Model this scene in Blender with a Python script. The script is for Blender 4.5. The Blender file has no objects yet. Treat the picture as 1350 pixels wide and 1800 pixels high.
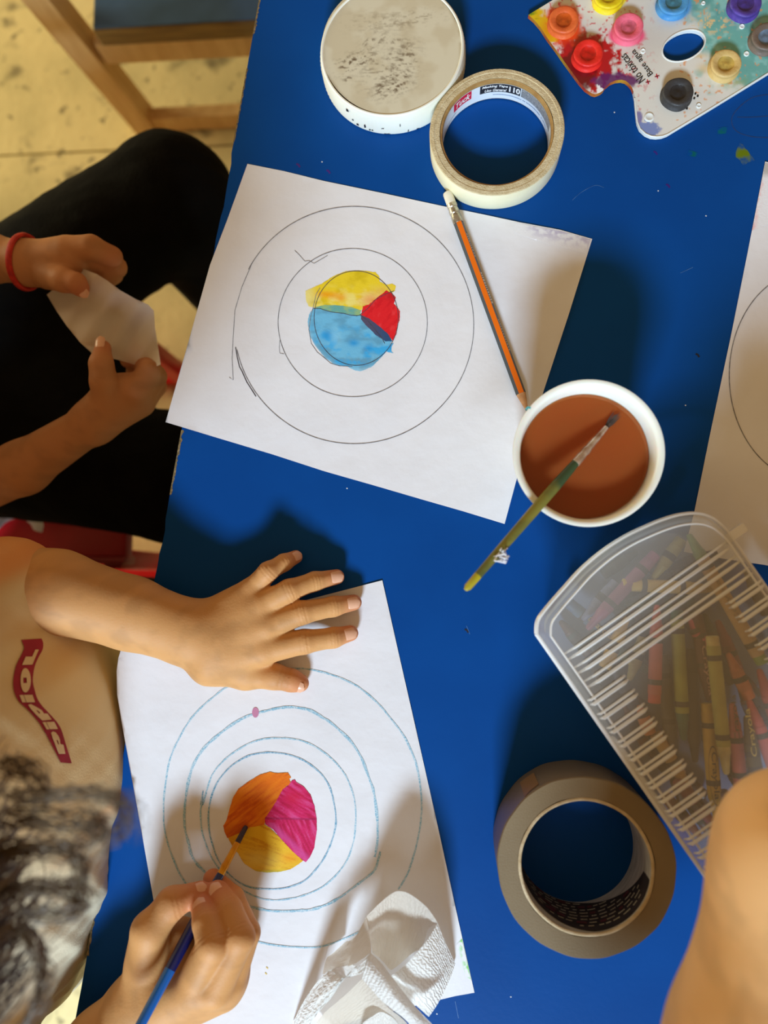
import bpy, bmesh, math, random
import numpy as np
from mathutils import Vector, Matrix, Quaternion
from mathutils.geometry import delaunay_2d_cdt
from mathutils.bvhtree import BVHTree
try:
    import openvdb as vdb
except ImportError:
    import pyopenvdb as vdb

random.seed(7)
RNG = np.random.default_rng(7)
SC = bpy.context.scene
COL = SC.collection

# ------------------------------------------------------------------ camera
TZ = 0.60                       # table top height
ZC = TZ + 0.56                  # phone held about half a metre above the table
NX, NY, FPX = 790.0, 1020.0, 1350.0     # pixel straight below the lens, focal length in pixels
cam_d = bpy.data.cameras.new('camera'); cam = bpy.data.objects.new('camera', cam_d); COL.objects.link(cam)
cam_d.sensor_fit = 'VERTICAL'; cam_d.sensor_height = 36.0; cam_d.lens = 27.0
cam_d.clip_start = 0.01
cam.location = (0, 0, ZC)
_q = Vector(((NX-675)/FPX, -(NY-900)/FPX, -1)).normalized().rotation_difference(Vector((0, 0, -1)))
cam.rotation_mode = 'QUATERNION'; cam.rotation_quaternion = _q
cam_d.dof.use_dof = True; cam_d.dof.focus_distance = 0.56; cam_d.dof.aperture_fstop = 3.6
SC.camera = cam
RM = _q.to_matrix()

def P(px, py, z=0.0):
    """point at height z (above the table top) seen at a photo pixel"""
    d = RM @ Vector(((px-675)/FPX, -(py-900)/FPX, -1))
    t = (TZ + z - ZC)/d.z
    return Vector((d.x*t, d.y*t, TZ+z))

# ------------------------------------------------------------------ light and exposure
world = bpy.data.worlds.new('world'); SC.world = world; world.use_nodes = True
wbg = world.node_tree.nodes['Background']
wbg.inputs[0].default_value = (1.0, 0.63, 0.29, 1); wbg.inputs[1].default_value = 0.37
def area_light(name, loc, target, size, size_y, power, color):
    l = bpy.data.lights.new(name, 'AREA'); l.shape = 'RECTANGLE'; l.size = size; l.size_y = size_y
    l.energy = power; l.color = color
    o = bpy.data.objects.new(name, l); COL.objects.link(o); o.location = loc
    o.rotation_mode = 'QUATERNION'
    o.rotation_quaternion = (Vector(target)-Vector(loc)).to_track_quat('-Z', 'Y')
    return o
AZ, EL, DL = math.radians(264), math.radians(33), 3.0
area_light('window_light', (DL*math.cos(EL)*math.cos(AZ), DL*math.cos(EL)*math.sin(AZ), TZ+DL*math.sin(EL)), (0, 0, TZ), 0.65, 0.45, 150, (0.60, 0.78, 0.95))
area_light('west_fill_light', (-2.6, 1.0, 0.85), (-0.3, 0.3, 0.2), 1.5, 1.0, 58, (1.0, 0.90, 0.56))  # added warm fill, set low in the west to brighten the floor
SC.view_settings.view_transform = 'Standard'; SC.view_settings.look = 'None'
SC.view_settings.exposure = 0.0; SC.view_settings.gamma = 1.0; SC.view_settings.use_curve_mapping = False

# ------------------------------------------------------------------ helpers
def lin(c):
    c = np.asarray(c, dtype=float)/255.0
    return np.where(c <= 0.04045, c/12.92, ((c+0.055)/1.055)**2.4)
def L4(c): return tuple(lin(c))+(1.0,)

def _nodes(name):
    m = bpy.data.materials.new(name); m.use_nodes = True
    nt = m.node_tree; return m, nt, nt.nodes['Principled BSDF']

def mat(name, c1, c2=None, scale=60, rough=0.6, bump=0.0, bscale=400, detail=4, spec=0.5, metal=0.0, sss=0.0, coat=0.0, stretch=None, lo=0.35, hi=0.65):
    """principled material whose colour wanders between c1 and c2 by noise in object space"""
    m, nt, b = _nodes(name)
    b.inputs['Base Color'].default_value = L4(c1)
    b.inputs['Roughness'].default_value = rough; b.inputs['Metallic'].default_value = metal
    b.inputs['Specular IOR Level'].default_value = spec
    if coat: b.inputs['Coat Weight'].default_value = coat
    if sss:
        b.inputs['Subsurface Weight'].default_value = sss
        b.inputs['Subsurface Radius'].default_value = (0.012, 0.005, 0.003); b.inputs['Subsurface Scale'].default_value = 0.5
    tc = nt.nodes.new('ShaderNodeTexCoord'); vec = tc.outputs['Object']
    if stretch:
        mp = nt.nodes.new('ShaderNodeMapping'); mp.inputs['Scale'].default_value = stretch
        nt.links.new(vec, mp.inputs[0]); vec = mp.outputs[0]
    if c2 is not None:
        n = nt.nodes.new('ShaderNodeTexNoise'); n.inputs['Scale'].default_value = scale; n.inputs['Detail'].default_value = detail
        r = nt.nodes.new('ShaderNodeValToRGB')
        r.color_ramp.elements[0].position = lo; r.color_ramp.elements[0].color = L4(c1)
        r.color_ramp.elements[1].position = hi; r.color_ramp.elements[1].color = L4(c2)
        nt.links.new(vec, n.inputs['Vector']); nt.links.new(n.outputs['Fac'], r.inputs[0]); nt.links.new(r.outputs[0], b.inputs['Base Color'])
    if bump:
        n2 = nt.nodes.new('ShaderNodeTexNoise'); n2.inputs['Scale'].default_value = bscale; n2.inputs['Detail'].default_value = 5
        bp = nt.nodes.new('ShaderNodeBump'); bp.inputs['Strength'].default_value = bump; bp.inputs['Distance'].default_value = 0.002
        nt.links.new(vec, n2.inputs['Vector']); nt.links.new(n2.outputs['Fac'], bp.inputs['Height']); nt.links.new(bp.outputs[0], b.inputs['Normal'])
    return m

def vcol_mat(name, rough=0.6, bump=0.0, bscale=500, spec=0.5, sss=0.0, coat=0.0, mottled=0.0):
    """principled material taking the object's own painted colours from its 'Col' attribute"""
    m, nt, b = _nodes(name)
    a = nt.nodes.new('ShaderNodeAttribute'); a.attribute_name = 'Col'
    nt.links.new(a.outputs['Color'], b.inputs['Base Color'])
    b.inputs['Roughness'].default_value = rough; b.inputs['Specular IOR Level'].default_value = spec
    if coat: b.inputs['Coat Weight'].default_value = coat; b.inputs['Coat Roughness'].default_value = 0.15
    if sss:
        b.inputs['Subsurface Weight'].default_value = sss
        b.inputs['Subsurface Radius'].default_value = (0.012, 0.005, 0.003); b.inputs['Subsurface Scale'].default_value = 0.5
    tc = nt.nodes.new('ShaderNodeTexCoord')
    if bump:
        n2 = nt.nodes.new('ShaderNodeTexNoise'); n2.inputs['Scale'].default_value = bscale; n2.inputs['Detail'].default_value = 6
        bp = nt.nodes.new('ShaderNodeBump'); bp.inputs['Strength'].default_value = bump; bp.inputs['Distance'].default_value = 0.001
        nt.links.new(tc.outputs['Object'], n2.inputs['Vector']); nt.links.new(n2.outputs['Fac'], bp.inputs['Height']); nt.links.new(bp.outputs[0], b.inputs['Normal'])
    return m

def sheet_mat(name, c, opacity, trans_tint=(1, 1, 1), rough=0.35, translucent=0.0, bump=None):
    """thin plastic or tissue: part of the light goes straight through"""
    m, nt, b = _nodes(name)
    b.inputs['Base Color'].default_value = L4(c); b.inputs['Roughness'].default_value = rough
    out = nt.nodes['Material Output']
    sh = b.outputs[0]
    if translucent:
        tl = nt.nodes.new('ShaderNodeBsdfTranslucent'); tl.inputs[0].default_value = L4(c)
        mx = nt.nodes.new('ShaderNodeMixShader'); mx.inputs[0].default_value = translucent
        nt.links.new(sh, mx.inputs[1]); nt.links.new(tl.outputs[0], mx.inputs[2]); sh = mx.outputs[0]
    if opacity < 1:
        tr = nt.nodes.new('ShaderNodeBsdfTransparent'); tr.inputs[0].default_value = tuple(trans_tint)+(1,)
        mx = nt.nodes.new('ShaderNodeMixShader'); mx.inputs[0].default_value = opacity
        nt.links.new(tr.outputs[0], mx.inputs[1]); nt.links.new(sh, mx.inputs[2]); sh = mx.outputs[0]
    nt.links.new(sh, out.inputs['Surface'])
    if bump:
        tc = nt.nodes.new('ShaderNodeTexCoord'); mp = nt.nodes.new('ShaderNodeMapping'); nt.links.new(tc.outputs['UV'], mp.inputs[0])
        w = nt.nodes.new('ShaderNodeTexWave'); w.inputs['Scale'].default_value = bump[0]; w.inputs['Distortion'].default_value = bump[2]
        w.inputs['Detail'].default_value = 1; w.inputs['Detail Scale'].default_value = 2.5
        bp = nt.nodes.new('ShaderNodeBump'); bp.inputs['Strength'].default_value = bump[1]; bp.inputs['Distance'].default_value = 0.001
        nt.links.new(mp.outputs[0], w.inputs['Vector']); nt.links.new(w.outputs['Fac'], bp.inputs['Height']); nt.links.new(bp.outputs[0], b.inputs['Normal'])
    return m

def tag(o, label=None, cat=None, group=None, kind=None):
    if label: o['label'] = label
    if cat: o['category'] = cat
    if group: o['group'] = group
    if kind: o['kind'] = kind
    return o

def thing(name, label, cat, loc, group=None):
    o = bpy.data.objects.new(name, None); COL.objects.link(o); o.location = loc; o.empty_display_size = 0.02
    return tag(o, label, cat, group)

def link(name, me, mats, parent=None, label=None):
    o = bpy.data.objects.new(name, me); COL.objects.link(o)
    for m in (mats if isinstance(mats, (list, tuple)) else [mats]):
        if m is not None: me.materials.append(m)
    if parent is not None:
        o.parent = parent
        w = Vector((0, 0, 0)); p = parent
        while p is not None: w += p.location; p = p.parent
        o.location = -w           # mesh data is in world space
    if label: o['label'] = label
    return o

def mesh_of(verts, faces, smooth=True, mi=None, col=None, uv=None):
    me = bpy.data.meshes.new('m')
    me.from_pydata([tuple(v) for v in verts], [], [tuple(int(i) for i in f) for f in faces])
    if mi is not None: me.polygons.foreach_set('material_index', mi)
    me.polygons.foreach_set('use_smooth', [bool(smooth)]*len(me.polygons))
    if col is not None:
        a = me.color_attributes.new('Col', 'FLOAT_COLOR', 'POINT')
        a.data.foreach_set('color', np.asarray(col, dtype=np.float32).ravel())
    if uv is not None:
        ul = me.uv_layers.new(name='UV'); li = np.empty(len(me.loops), dtype=np.int32); me.loops.foreach_get('vertex_index', li)
        ul.data.foreach_set('uv', np.asarray(uv, dtype=np.float32)[li].ravel())
    me.update()
    return me

class MB:
    """collects shapes (world space) and links them as one mesh object"""
    def __init__(s): s.v = []; s.f = []; s.mi = []
    def add(s, v, f, mi=0):
        o = len(s.v); s.v += [tuple(x) for x in v]; s.f += [tuple(i+o for i in q) for q in f]; s.mi += [mi]*len(f); return s
    def box(s, c, size, rot=None, bev=0.0, mi=0, taper=1.0):
        bm = bmesh.new(); bmesh.ops.create_cube(bm, size=1.0)
        for v in bm.verts:
            t = taper if v.co.z < 0 else 1.0
            v.co = Vector((v.co.x*size[0]*t, v.co.y*size[1]*t, v.co.z*size[2]))
        if bev: bmesh.ops.bevel(bm, geom=bm.edges[:], offset=bev, segments=2, affect='EDGES', profile=0.5)
        if rot is not None: bmesh.ops.rotate(bm, verts=bm.verts, cent=(0, 0, 0), matrix=rot)
        bm.verts.index_update()
        s.add([v.co+Vector(c) for v in bm.verts], [[v.index for v in f.verts] for f in bm.faces], mi); bm.free(); return s
    def tube(s, pts, radii, n=10, cap=True, mi=0, up=None):
        pts = [Vector(p) for p in pts]
        if not hasattr(radii, '__len__'): radii = [radii]*len(pts)
        V = []; F = []; prev = up
        for i, p in enumerate(pts):
            t = (pts[min(i+1, len(pts)-1)]-pts[max(i-1, 0)]).normalized()
            a = (Vector(prev)-t*Vector(prev).dot(t)) if prev is not None else t.orthogonal()
            if a.length < 1e-6: a = t.orthogonal()
            a.normalize(); b = t.cross(a); prev = a
            for k in range(n):
                w = 2*math.pi*k/n; V.append(p+(a*math.cos(w)+b*math.sin(w))*radii[i])
        for i in range(len(pts)-1):
            for k in range(n):
                F.append((i*n+k, i*n+(k+1) % n, (i+1)*n+(k+1) % n, (i+1)*n+k))
        if cap: F.append(tuple(range(n-1, -1, -1))); F.append(tuple((len(pts)-1)*n+k for k in range(n)))
        return s.add(V, F, mi)
    def lathe(s, prof, c, n=64, mi=0, closed=False, wob=None):
        c = Vector(c); V = []; F = []; m = len(prof)
        for (r, z) in prof:
            for k in range(n):
                w = 2*math.pi*k/n; rr = r*(1+(wob(w) if wob else 0)); V.append((c.x+rr*math.cos(w), c.y+rr*math.sin(w), c.z+z))
        for i in range(m if closed else m-1):
            j = (i+1) % m
            for k in range(n): F.append((i*n+k, i*n+(k+1) % n, j*n+(k+1) % n, j*n+k))
        return s.add(V, F, mi)
    def disc(s, c, r, n=64, mi=0):
        c = Vector(c); return s.add([(c.x+r*math.cos(2*math.pi*k/n), c.y+r*math.sin(2*math.pi*k/n), c.z) for k in range(n)], [tuple(range(n))], mi)
    def obj(s, name, mats, parent=None, smooth=True, label=None, sharp=35):
        me = mesh_of(s.v, s.f, smooth, s.mi)
        if smooth and sharp: me.set_sharp_from_angle(angle=math.radians(sharp))
        return link(name, me, mats, parent, label)

def vnoise(x, y, seed=0, octaves=3):
    """smooth value noise on arrays, about 0..1"""
    x = np.asarray(x, float); y = np.asarray(y, float); out = 0; amp = 1; tot = 0
    for o in range(octaves):
        xi = np.floor(x).astype(int); yi = np.floor(y).astype(int); xf = x-xi; yf = y-yi
        u = xf*xf*(3-2*xf); v = yf*yf*(3-2*yf)
        def h(a, b):
            n = (a*374761393+b*668265263+(seed+o)*974634777) & 0xffffffff
            n = ((n ^ (n >> 13))*1274126177) & 0xffffffff
            return ((n ^ (n >> 16)) & 0xffff)/65535.0
        out = out+amp*((h(xi, yi)*(1-u)+h(xi+1, yi)*u)*(1-v)+(h(xi, yi+1)*(1-u)+h(xi+1, yi+1)*u)*v)
        tot += amp; amp *= 0.5; x = x*2.03+17; y = y*2.03+31
    return out/tot
def sstep(a, b, x): t = np.clip((x-a)/(b-a), 0, 1); return t*t*(3-2*t)
def mixc(c, d, t): return c*(1-t[:, None])+np.asarray(d)[None, :]*t[:, None]

def cmr(pts, n=8, closed=False):
    """Catmull-Rom through 2-D or 3-D points"""
    p = [np.asarray(q, float) for q in pts]; m = len(p); out = []
    for i in range(m if closed else m-1):
        a, b, c, d = (p[(i-1) % m], p[i], p[(i+1) % m], p[(i+2) % m]) if closed else (p[max(i-1, 0)], p[i], p[i+1], p[min(i+2, m-1)])
        for k in range(n):
            t = k/n; out.append(0.5*((2*b)+(c-a)*t+(2*a-5*b+4*c-d)*t*t+(3*b-a-3*c+d)*t**3))
    if not closed: out.append(p[-1])
    return out

def inside(poly, x, y):
    poly = np.asarray(poly); r = np.zeros(len(x), bool); j = len(poly)-1
    for i in range(len(poly)):
        xi, yi = poly[i]; xj, yj = poly[j]
        c = ((yi > y) != (yj > y)) & (x < (xj-xi)*(y-yi)/(yj-yi+1e-12)+xi); r ^= c; j = i
    return r

def fill_poly(poly, step, holes=()):
    """triangulate a pixel polygon with an inner grid; returns 2-D points and triangles"""
    poly = np.asarray(poly, float); pts = [tuple(p) for p in poly]; edges = [(i, (i+1) % len(poly)) for i in range(len(poly))]
    for h in holes:
        o = len(pts); pts += [tuple(p) for p in h]; edges += [(o+i, o+(i+1) % len(h)) for i in range(len(h))]
    x0, y0 = poly.min(0); x1, y1 = poly.max(0)
    gx, gy = np.meshgrid(np.arange(x0+step/2, x1, step), np.arange(y0+step/2, y1, step)); gx = gx.ravel(); gy = gy.ravel()
    gx = gx+RNG.uniform(-.2, .2, len(gx))*step; gy = gy+RNG.uniform(-.2, .2, len(gy))*step
    k = inside(poly, gx, gy)
    for h in holes: k &= ~inside(h, gx, gy)
    pts += list(zip(gx[k], gy[k]))
    r = delaunay_2d_cdt([Vector(p) for p in pts], edges, [], 1 if not holes else 0, 1e-6)
    v = np.array([tuple(p) for p in r[0]]); f = [tuple(t) for t in r[2]]
    if holes:
        c = np.array([v[list(t)].mean(0) for t in f]); k = inside(poly, c[:, 0], c[:, 1])
        for h in holes: k &= ~inside(h, c[:, 0], c[:, 1])
        f = [t for t, q in zip(f, k) if q]
    return v, f

# text -> flat geometry
def text_geo(body, bold=0.0):
    cu = bpy.data.curves.new('t', 'FONT'); cu.body = body; cu.size = 1.0; cu.resolution_u = 3; cu.offset = bold
    o = bpy.data.objects.new('t', cu); COL.objects.link(o)
    dg = bpy.context.evaluated_depsgraph_get(); me = o.evaluated_get(dg).to_mesh()
    v = np.array([tuple(q.co)[:2] for q in me.vertices]); f = [tuple(p.vertices) for p in me.polygons]
    o.evaluated_get(dg).to_mesh_clear(); bpy.data.objects.remove(o); bpy.data.curves.remove(cu)
    mn = v.min(0); mx = v.max(0)
    return v-mn, f, mx-mn
def text_on(body, fn, w, h, name, m, parent, bold=0.0):
    """map text of size w x h through fn(u, v) -> world point"""
    v, f, s = text_geo(body, bold); v = v/s*np.array([w, h])
    return link(name, mesh_of([fn(a, b) for a, b in v], f, False), m, parent)

# signed-distance modelling
def sdf_mesh(prims, h, wrinkle=None):
    lo = np.full(3, 1e9); hi = -lo; boxes = []
    for p in prims:
        if p[0] == 'c':
            a, b, ra, rb = np.array(p[1]), np.array(p[2]), p[3], p[4]; R = max(ra, rb)
            l = np.minimum(a, b)-R; u = np.maximum(a, b)+R
        else:
            a = np.array(p[1]); R = max(p[2]); l = a-R; u = a+R
        boxes.append((l, u)); lo = np.minimum(lo, l); hi = np.maximum(hi, u)
    lo = lo-4*h; hi = hi+4*h; dim = np.ceil((hi-lo)/h).astype(int)+1
    big = max(0.02, 4*h); A = np.full(dim, big, np.float32)
    for p, (l, u) in zip(prims, boxes):
        k = p[5] if p[0] == 'c' else p[4]
        i0 = np.maximum(np.floor((l-k-3*h-lo)/h).astype(int), 0); i1 = np.minimum(np.ceil((u+k+3*h-lo)/h).astype(int)+1, dim)
        g = np.meshgrid(*[np.arange(i0[q], i1[q], dtype=np.float32)*h+lo[q] for q in range(3)], indexing='ij')
        if p[0] == 'c':
            a = np.array(p[1]); ba = np.array(p[2])-a; L = max(ba@ba, 1e-12)
            t = np.clip(((g[0]-a[0])*ba[0]+(g[1]-a[1])*ba[1]+(g[2]-a[2])*ba[2])/L, 0, 1)
            dx, dy, dz = g[0]-a[0]-t*ba[0], g[1]-a[1]-t*ba[1], g[2]-a[2]-t*ba[2]
            if len(p) > 6 and p[6] is not None:
                n, f = np.array(p[6][0], float), p[6][1]; n = n/np.linalg.norm(n)
                q = (dx*n[0]+dy*n[1]+dz*n[2])*(f-1); dx += q*n[0]; dy += q*n[1]; dz += q*n[2]
            d = np.sqrt(dx*dx+dy*dy+dz*dz)-(p[3]+(p[4]-p[3])*t)
        else:
            c = np.array(p[1]); X = [g[q]-c[q] for q in range(3)]
            if p[3] is not None:
                M = np.array(p[3]).T; X = [M[r][0]*X[0]+M[r][1]*X[1]+M[r][2]*X[2] for r in range(3)]
            r = p[2]
            k0 = np.sqrt((X[0]/r[0])**2+(X[1]/r[1])**2+(X[2]/r[2])**2)
            k1 = np.sqrt((X[0]/r[0]**2)**2+(X[1]/r[1]**2)**2+(X[2]/r[2]**2)**2)+1e-9
            d = k0*(k0-1)/k1
        S = A[i0[0]:i1[0], i0[1]:i1[1], i0[2]:i1[2]]
        if p[-1] == 'cut':
            A[i0[0]:i1[0], i0[1]:i1[1], i0[2]:i1[2]] = np.maximum(S, -d); continue
        hh = np.clip(.5+.5*(d-S)/k, 0, 1)
        A[i0[0]:i1[0], i0[1]:i1[1], i0[2]:i1[2]] = d*(1-hh)+S*hh-k*hh*(1-hh)
    gr = vdb.FloatGrid(); gr.background = float(big); gr.copyFromArray(np.clip(A, -big, big).astype(np.float32))
    V, Q = gr.convertToQuads(0.0)
    V = V*h+lo
    return V, Q
def sdf_join(parts):
    V = []; Q = []; o = 0
    for v, q in parts: V.append(v); Q.append(q+o); o += len(v)
    return np.vstack(V), np.vstack(Q)
def fast_mesh(V, Q, col=None):
    # face orientation: outward
    a, b, c = V[Q[:, 0]], V[Q[:, 1]], V[Q[:, 2]]
    if (np.cross(b-a, c-a)*(a-V.mean(0))).sum() < 0: Q = Q[:, ::-1]
    me = bpy.data.meshes.new('m'); me.vertices.add(len(V)); me.vertices.foreach_set('co', V.astype(np.float32).ravel())
    me.loops.add(Q.size); me.loops.foreach_set('vertex_index', Q.astype(np.int32).ravel())
    me.polygons.add(len(Q)); me.polygons.foreach_set('loop_start', np.arange(0, Q.size, 4, dtype=np.int32))
    me.update(calc_edges=True); me.validate()
    me.polygons.foreach_set('use_smooth', [True]*len(me.polygons))
    if col is not None:
        at = me.color_attributes.new('Col', 'FLOAT_COLOR', 'POINT'); at.data.foreach_set('color', np.asarray(col, np.float32).ravel())
    me.update(); return me
def vnormals(V, Q):
    n = np.cross(V[Q[:, 2]]-V[Q[:, 0]], V[Q[:, 3]]-V[Q[:, 1]]); N = np.zeros_like(V)
    for k in range(4): np.add.at(N, Q[:, k], n)
    N /= np.linalg.norm(N, axis=1, keepdims=True)+1e-12
    if (N*(V-V.mean(0))).sum() < 0: N = -N
    return N
def chain(pts, radii, k=0.002, sq=None):
    return [('c', tuple(pts[i]), tuple(pts[i+1]), radii[i], radii[i+1], k, sq) for i in range(len(pts)-1)]
def rgba(c, n): return np.tile(np.append(lin(c), 1.0), (n, 1))
# ------------------------------------------------------------------ materials
PAPER = (232, 230, 232)
M = {}
def concrete_mat():
    m, nt, b = _nodes('stained_concrete'); tc = nt.nodes.new('ShaderNodeTexCoord'); col = None
    b.inputs['Roughness'].default_value = .9
    for sc, dt, c, lo, hi, amt in ((6, 4, (196, 186, 136), .40, .72, 1.0), (17, 3, (128, 118, 86), .56, .72, .85), (42, 4, (110, 100, 74), .60, .72, .8), (3.0, 2, (150, 140, 104), .60, .8, .5)):
        n = nt.nodes.new('ShaderNodeTexNoise'); n.inputs['Scale'].default_value = sc; n.inputs['Detail'].default_value = dt; nt.links.new(tc.outputs['Object'], n.inputs['Vector'])
        r = nt.nodes.new('ShaderNodeMapRange'); r.inputs[1].default_value = lo; r.inputs[2].default_value = hi; r.inputs[4].default_value = amt; r.interpolation_type = 'SMOOTHSTEP'; nt.links.new(n.outputs['Fac'], r.inputs[0])
        x = nt.nodes.new('ShaderNodeMixRGB'); x.inputs[2].default_value = L4(c); nt.links.new(r.outputs[0], x.inputs[0])
        if col is None: x.inputs[1].default_value = L4((228, 214, 160))
        else: nt.links.new(col, x.inputs[1])
        col = x.outputs[0]
    nt.links.new(col, b.inputs['Base Color'])
    n = nt.nodes.new('ShaderNodeTexNoise'); n.inputs['Scale'].default_value = 60; bp = nt.nodes.new('ShaderNodeBump'); bp.inputs['Strength'].default_value = .3; bp.inputs['Distance'].default_value = .003
    nt.links.new(tc.outputs['Object'], n.inputs['Vector']); nt.links.new(n.outputs['Fac'], bp.inputs['Height']); nt.links.new(bp.outputs[0], b.inputs['Normal']); return m
M['concrete'] = concrete_mat()
M['joint'] = mat('dark_joint', (110, 98, 70), rough=1)
M['blue_top'] = mat('blue_laminate', (5, 70, 142), (4, 66, 136), 14, 0.42, 0.03, 260, 3, spec=0.10)
M['particle'] = mat('chipped_board', (150, 128, 86), (92, 78, 52), 500, 0.9, 0.3, 600)
M['table_wood'] = mat('leg_wood', (186, 146, 92), (160, 120, 70), 20, 0.6, 0.1, 120, stretch=(1, 1, 0.1))
M['wood'] = mat('pale_wood', (228, 194, 134), (204, 164, 104), 26, 0.55, 0.1, 160, stretch=(3, 3, 0.4), lo=0.3, hi=0.75)
M['dark_wood'] = mat('stained_wood', (140, 112, 56), (108, 82, 40), 26, 0.6, 0.1, 160, stretch=(0.4, 3, 3))
M['seat_blue'] = mat('blue_seat_paint', (66, 104, 150), (56, 92, 130), 20, 0.5)
M['red_paint'] = mat('red_seat_paint', (226, 20, 34), (206, 14, 30), 20, 0.4)
M['paper'] = mat('white_paper', PAPER, tuple(c-4 for c in PAPER), 25, 0.85, 0.5, 32, 3, spec=0.2)
M['art'] = vcol_mat('watercolour', 0.7, 0.15, 700, 0.25)
M['pencil_line'] = mat('pencil_line', (96, 94, 98), (140, 138, 140), 300, 0.8)
M['pen_line'] = mat('pen_line', (48, 44, 52), (80, 76, 84), 300, 0.8)
M['white_plastic'] = mat('white_plastic', (236, 236, 224), (226, 226, 214), 30, 0.4, sss=0.15)
M['white_text'] = mat('white_print', (235, 235, 232), rough=0.6)
M['black_print'] = mat('black_print', (26, 25, 28), rough=0.6)

# ------------------------------------------------------------------ floor: two cast slabs with a joint
fl = thing('floor', None, None, (0, 0, 0)); fl['kind'] = 'structure'
JY = 0.70
MB().box((0, JY-1.502, -0.03), (5, 3, 0.06)).obj('floor_slab', M['concrete'], fl, False)
MB().box((0, JY+1.002, -0.0305), (5, 2, 0.06)).obj('floor_slab', M['concrete'], fl, False)
MB().box((0, JY, -0.035), (5, 0.02, 0.05)).obj('floor_joint', M['joint'], fl, False)
fl['label'] = 'stained pale concrete floor below the table'
bpy.context.view_layer.update()

# ------------------------------------------------------------------ table
tb = thing('art_table', 'blue laminate table with a chipped edge, everything is laid out on it', 'table', (0.25, 0.05, 0))
A, B = P(456, 0), P(131, 1800); dv = (B-A).normalized()
e0, e1 = A-dv*0.32, B+dv*0.30
edge = []
for i in range(161):
    t = i/160; p = e0.lerp(e1, t); j = (0.0009*(vnoise([i*0.9], [3.0], 5)[0]-0.5) - 0.0012*(vnoise([i*0.35], [9.0], 2)[0] > 0.72))
    edge.append((p.x-j, p.y))
poly = edge+[(0.95, e1.y), (0.95, e0.y)]
N_ = len(poly); TH = 0.018
V_ = [(x, y, TZ) for x, y in poly]+[(x, y, TZ-TH) for x, y in poly]
F_ = [tuple(range(N_)), tuple(range(2*N_-1, N_-1, -1))]+[(i, i+N_, (i+1) % N_+N_, (i+1) % N_) for i in range(N_)]
MB().add(V_, F_[:2], 0).add(V_, F_[2:], 1).obj('tabletop', [M['blue_top'], M['particle']], tb, False)
for x, y in ((-0.10, 0.62), (-0.22, -0.58), (0.85, 0.62), (0.85, -0.58)):
    MB().box((x, y, (TZ-TH)/2), (0.045, 0.045, TZ-TH), bev=0.004).obj('leg', M['table_wood'], tb, False)
MB().box((0.375, 0.62, TZ-TH-0.03), (0.9, 0.02, 0.06)).obj('apron', M['table_wood'], tb, False)
MB().box((0.315, -0.58, TZ-TH-0.03), (1.02, 0.02, 0.06)).obj('apron', M['table_wood'], tb, False)

def chip_strip(y0, y1, w, name='chipped_edge'):
    pts = []; n = 40
    for i in range(n+1):
        py = y0+(y1-y0)*i/n; px = 456-(456-131)*py/1800
        pts.append((px-1, px+w*max(0.15, vnoise([i*0.8], [y0*0.1], 3)[0]*1.3-0.15), py))
    V = [P(a, py, 0.0002) for a, b, py in pts]+[P(b, py, 0.0002) for a, b, py in pts]; k = len(pts)
    link(name, mesh_of(V, [(i, i+1, k+i+1, k+i) for i in range(k-1)], False), M['particle'], tb)
for a, b, w in ((0, 60, 4), (120, 250, 3), (756, 870, 5), (1500, 1680, 5)): chip_strip(a, b, w)

# ------------------------------------------------------------------ thin drawn marks
def ribbon(pts, w, zf, name, m, parent, wob=0.0, closed=False, var=0.0):
    pts = [np.asarray(p, float) for p in pts]; n = len(pts); Lv = []; Rv = []
    for i, p in enumerate(pts):
        a = pts[(i+1) % n] if (closed or i < n-1) else pts[i]; b = pts[i-1] if (closed or i > 0) else pts[i]
        t = a-b; t = t/(np.linalg.norm(t)+1e-9); nn = np.array([-t[1], t[0]])
        ww = w*(1+var*(vnoise([i*0.5], [w*7], 4)[0]*2-1)); q = p+nn*wob*(vnoise([i*0.23], [n*0.1], 8)[0]*2-1)
        for s, L in ((-1, Lv), (1, Rv)):
            c = q+nn*s*ww/2; L.append(P(c[0], c[1], zf(c[0], c[1])))
    F = [(i, (i+1) % n, n+(i+1) % n, n+i) for i in range(n if closed else n-1)]
    return link(name, mesh_of(Lv+Rv, F, False), m, parent)
def arc(cx, cy, rx, ry, a0=0, a1=360, n=140, wob=0.0, seed=0):
    out = []
    for i in range(n+1):
        t = math.radians(a0+(a1-a0)*i/n)
        k = 1+wob*(vnoise([2+1.4*math.cos(t)], [3+1.4*math.sin(t)], seed, 2)[0]-0.5)
        out.append((cx+rx*k*math.cos(t), cy+ry*k*math.sin(t)))
    return out
def patch(name, poly, colf, zf, m, parent, step=1.8, label=None, kind=None):
    v, f = fill_poly(poly, step); x, y = v[:, 0], v[:, 1]
    c = np.clip(colf(x, y), 0, 1); c = np.hstack([c, np.ones((len(c), 1))])
    o = link(name, mesh_of([P(a, b, zf(a, b)) for a, b in v], f, True, col=c), m, parent, label)
    return o
def jag(poly, amp, step=3.0, seed=0):
    """roughen a pixel outline"""
    out = []; n = len(poly)
    for i in range(n):
        a = np.array(poly[i], float); b = np.array(poly[(i+1) % n], float); L = np.linalg.norm(b-a); k = max(1, int(L/step)); nn = np.array([-(b-a)[1], (b-a)[0]])/(L+1e-9)
        for j in range(k):
            p = a+(b-a)*j/k; out.append(tuple(p+nn*amp*(vnoise([p[0]*0.35], [p[1]*0.35], seed, 2)[0]*2-1)))
    return out
def crop(pts, s, ox, oy): return [(ox+x/s, oy+y/s) for x, y in pts]

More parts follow.
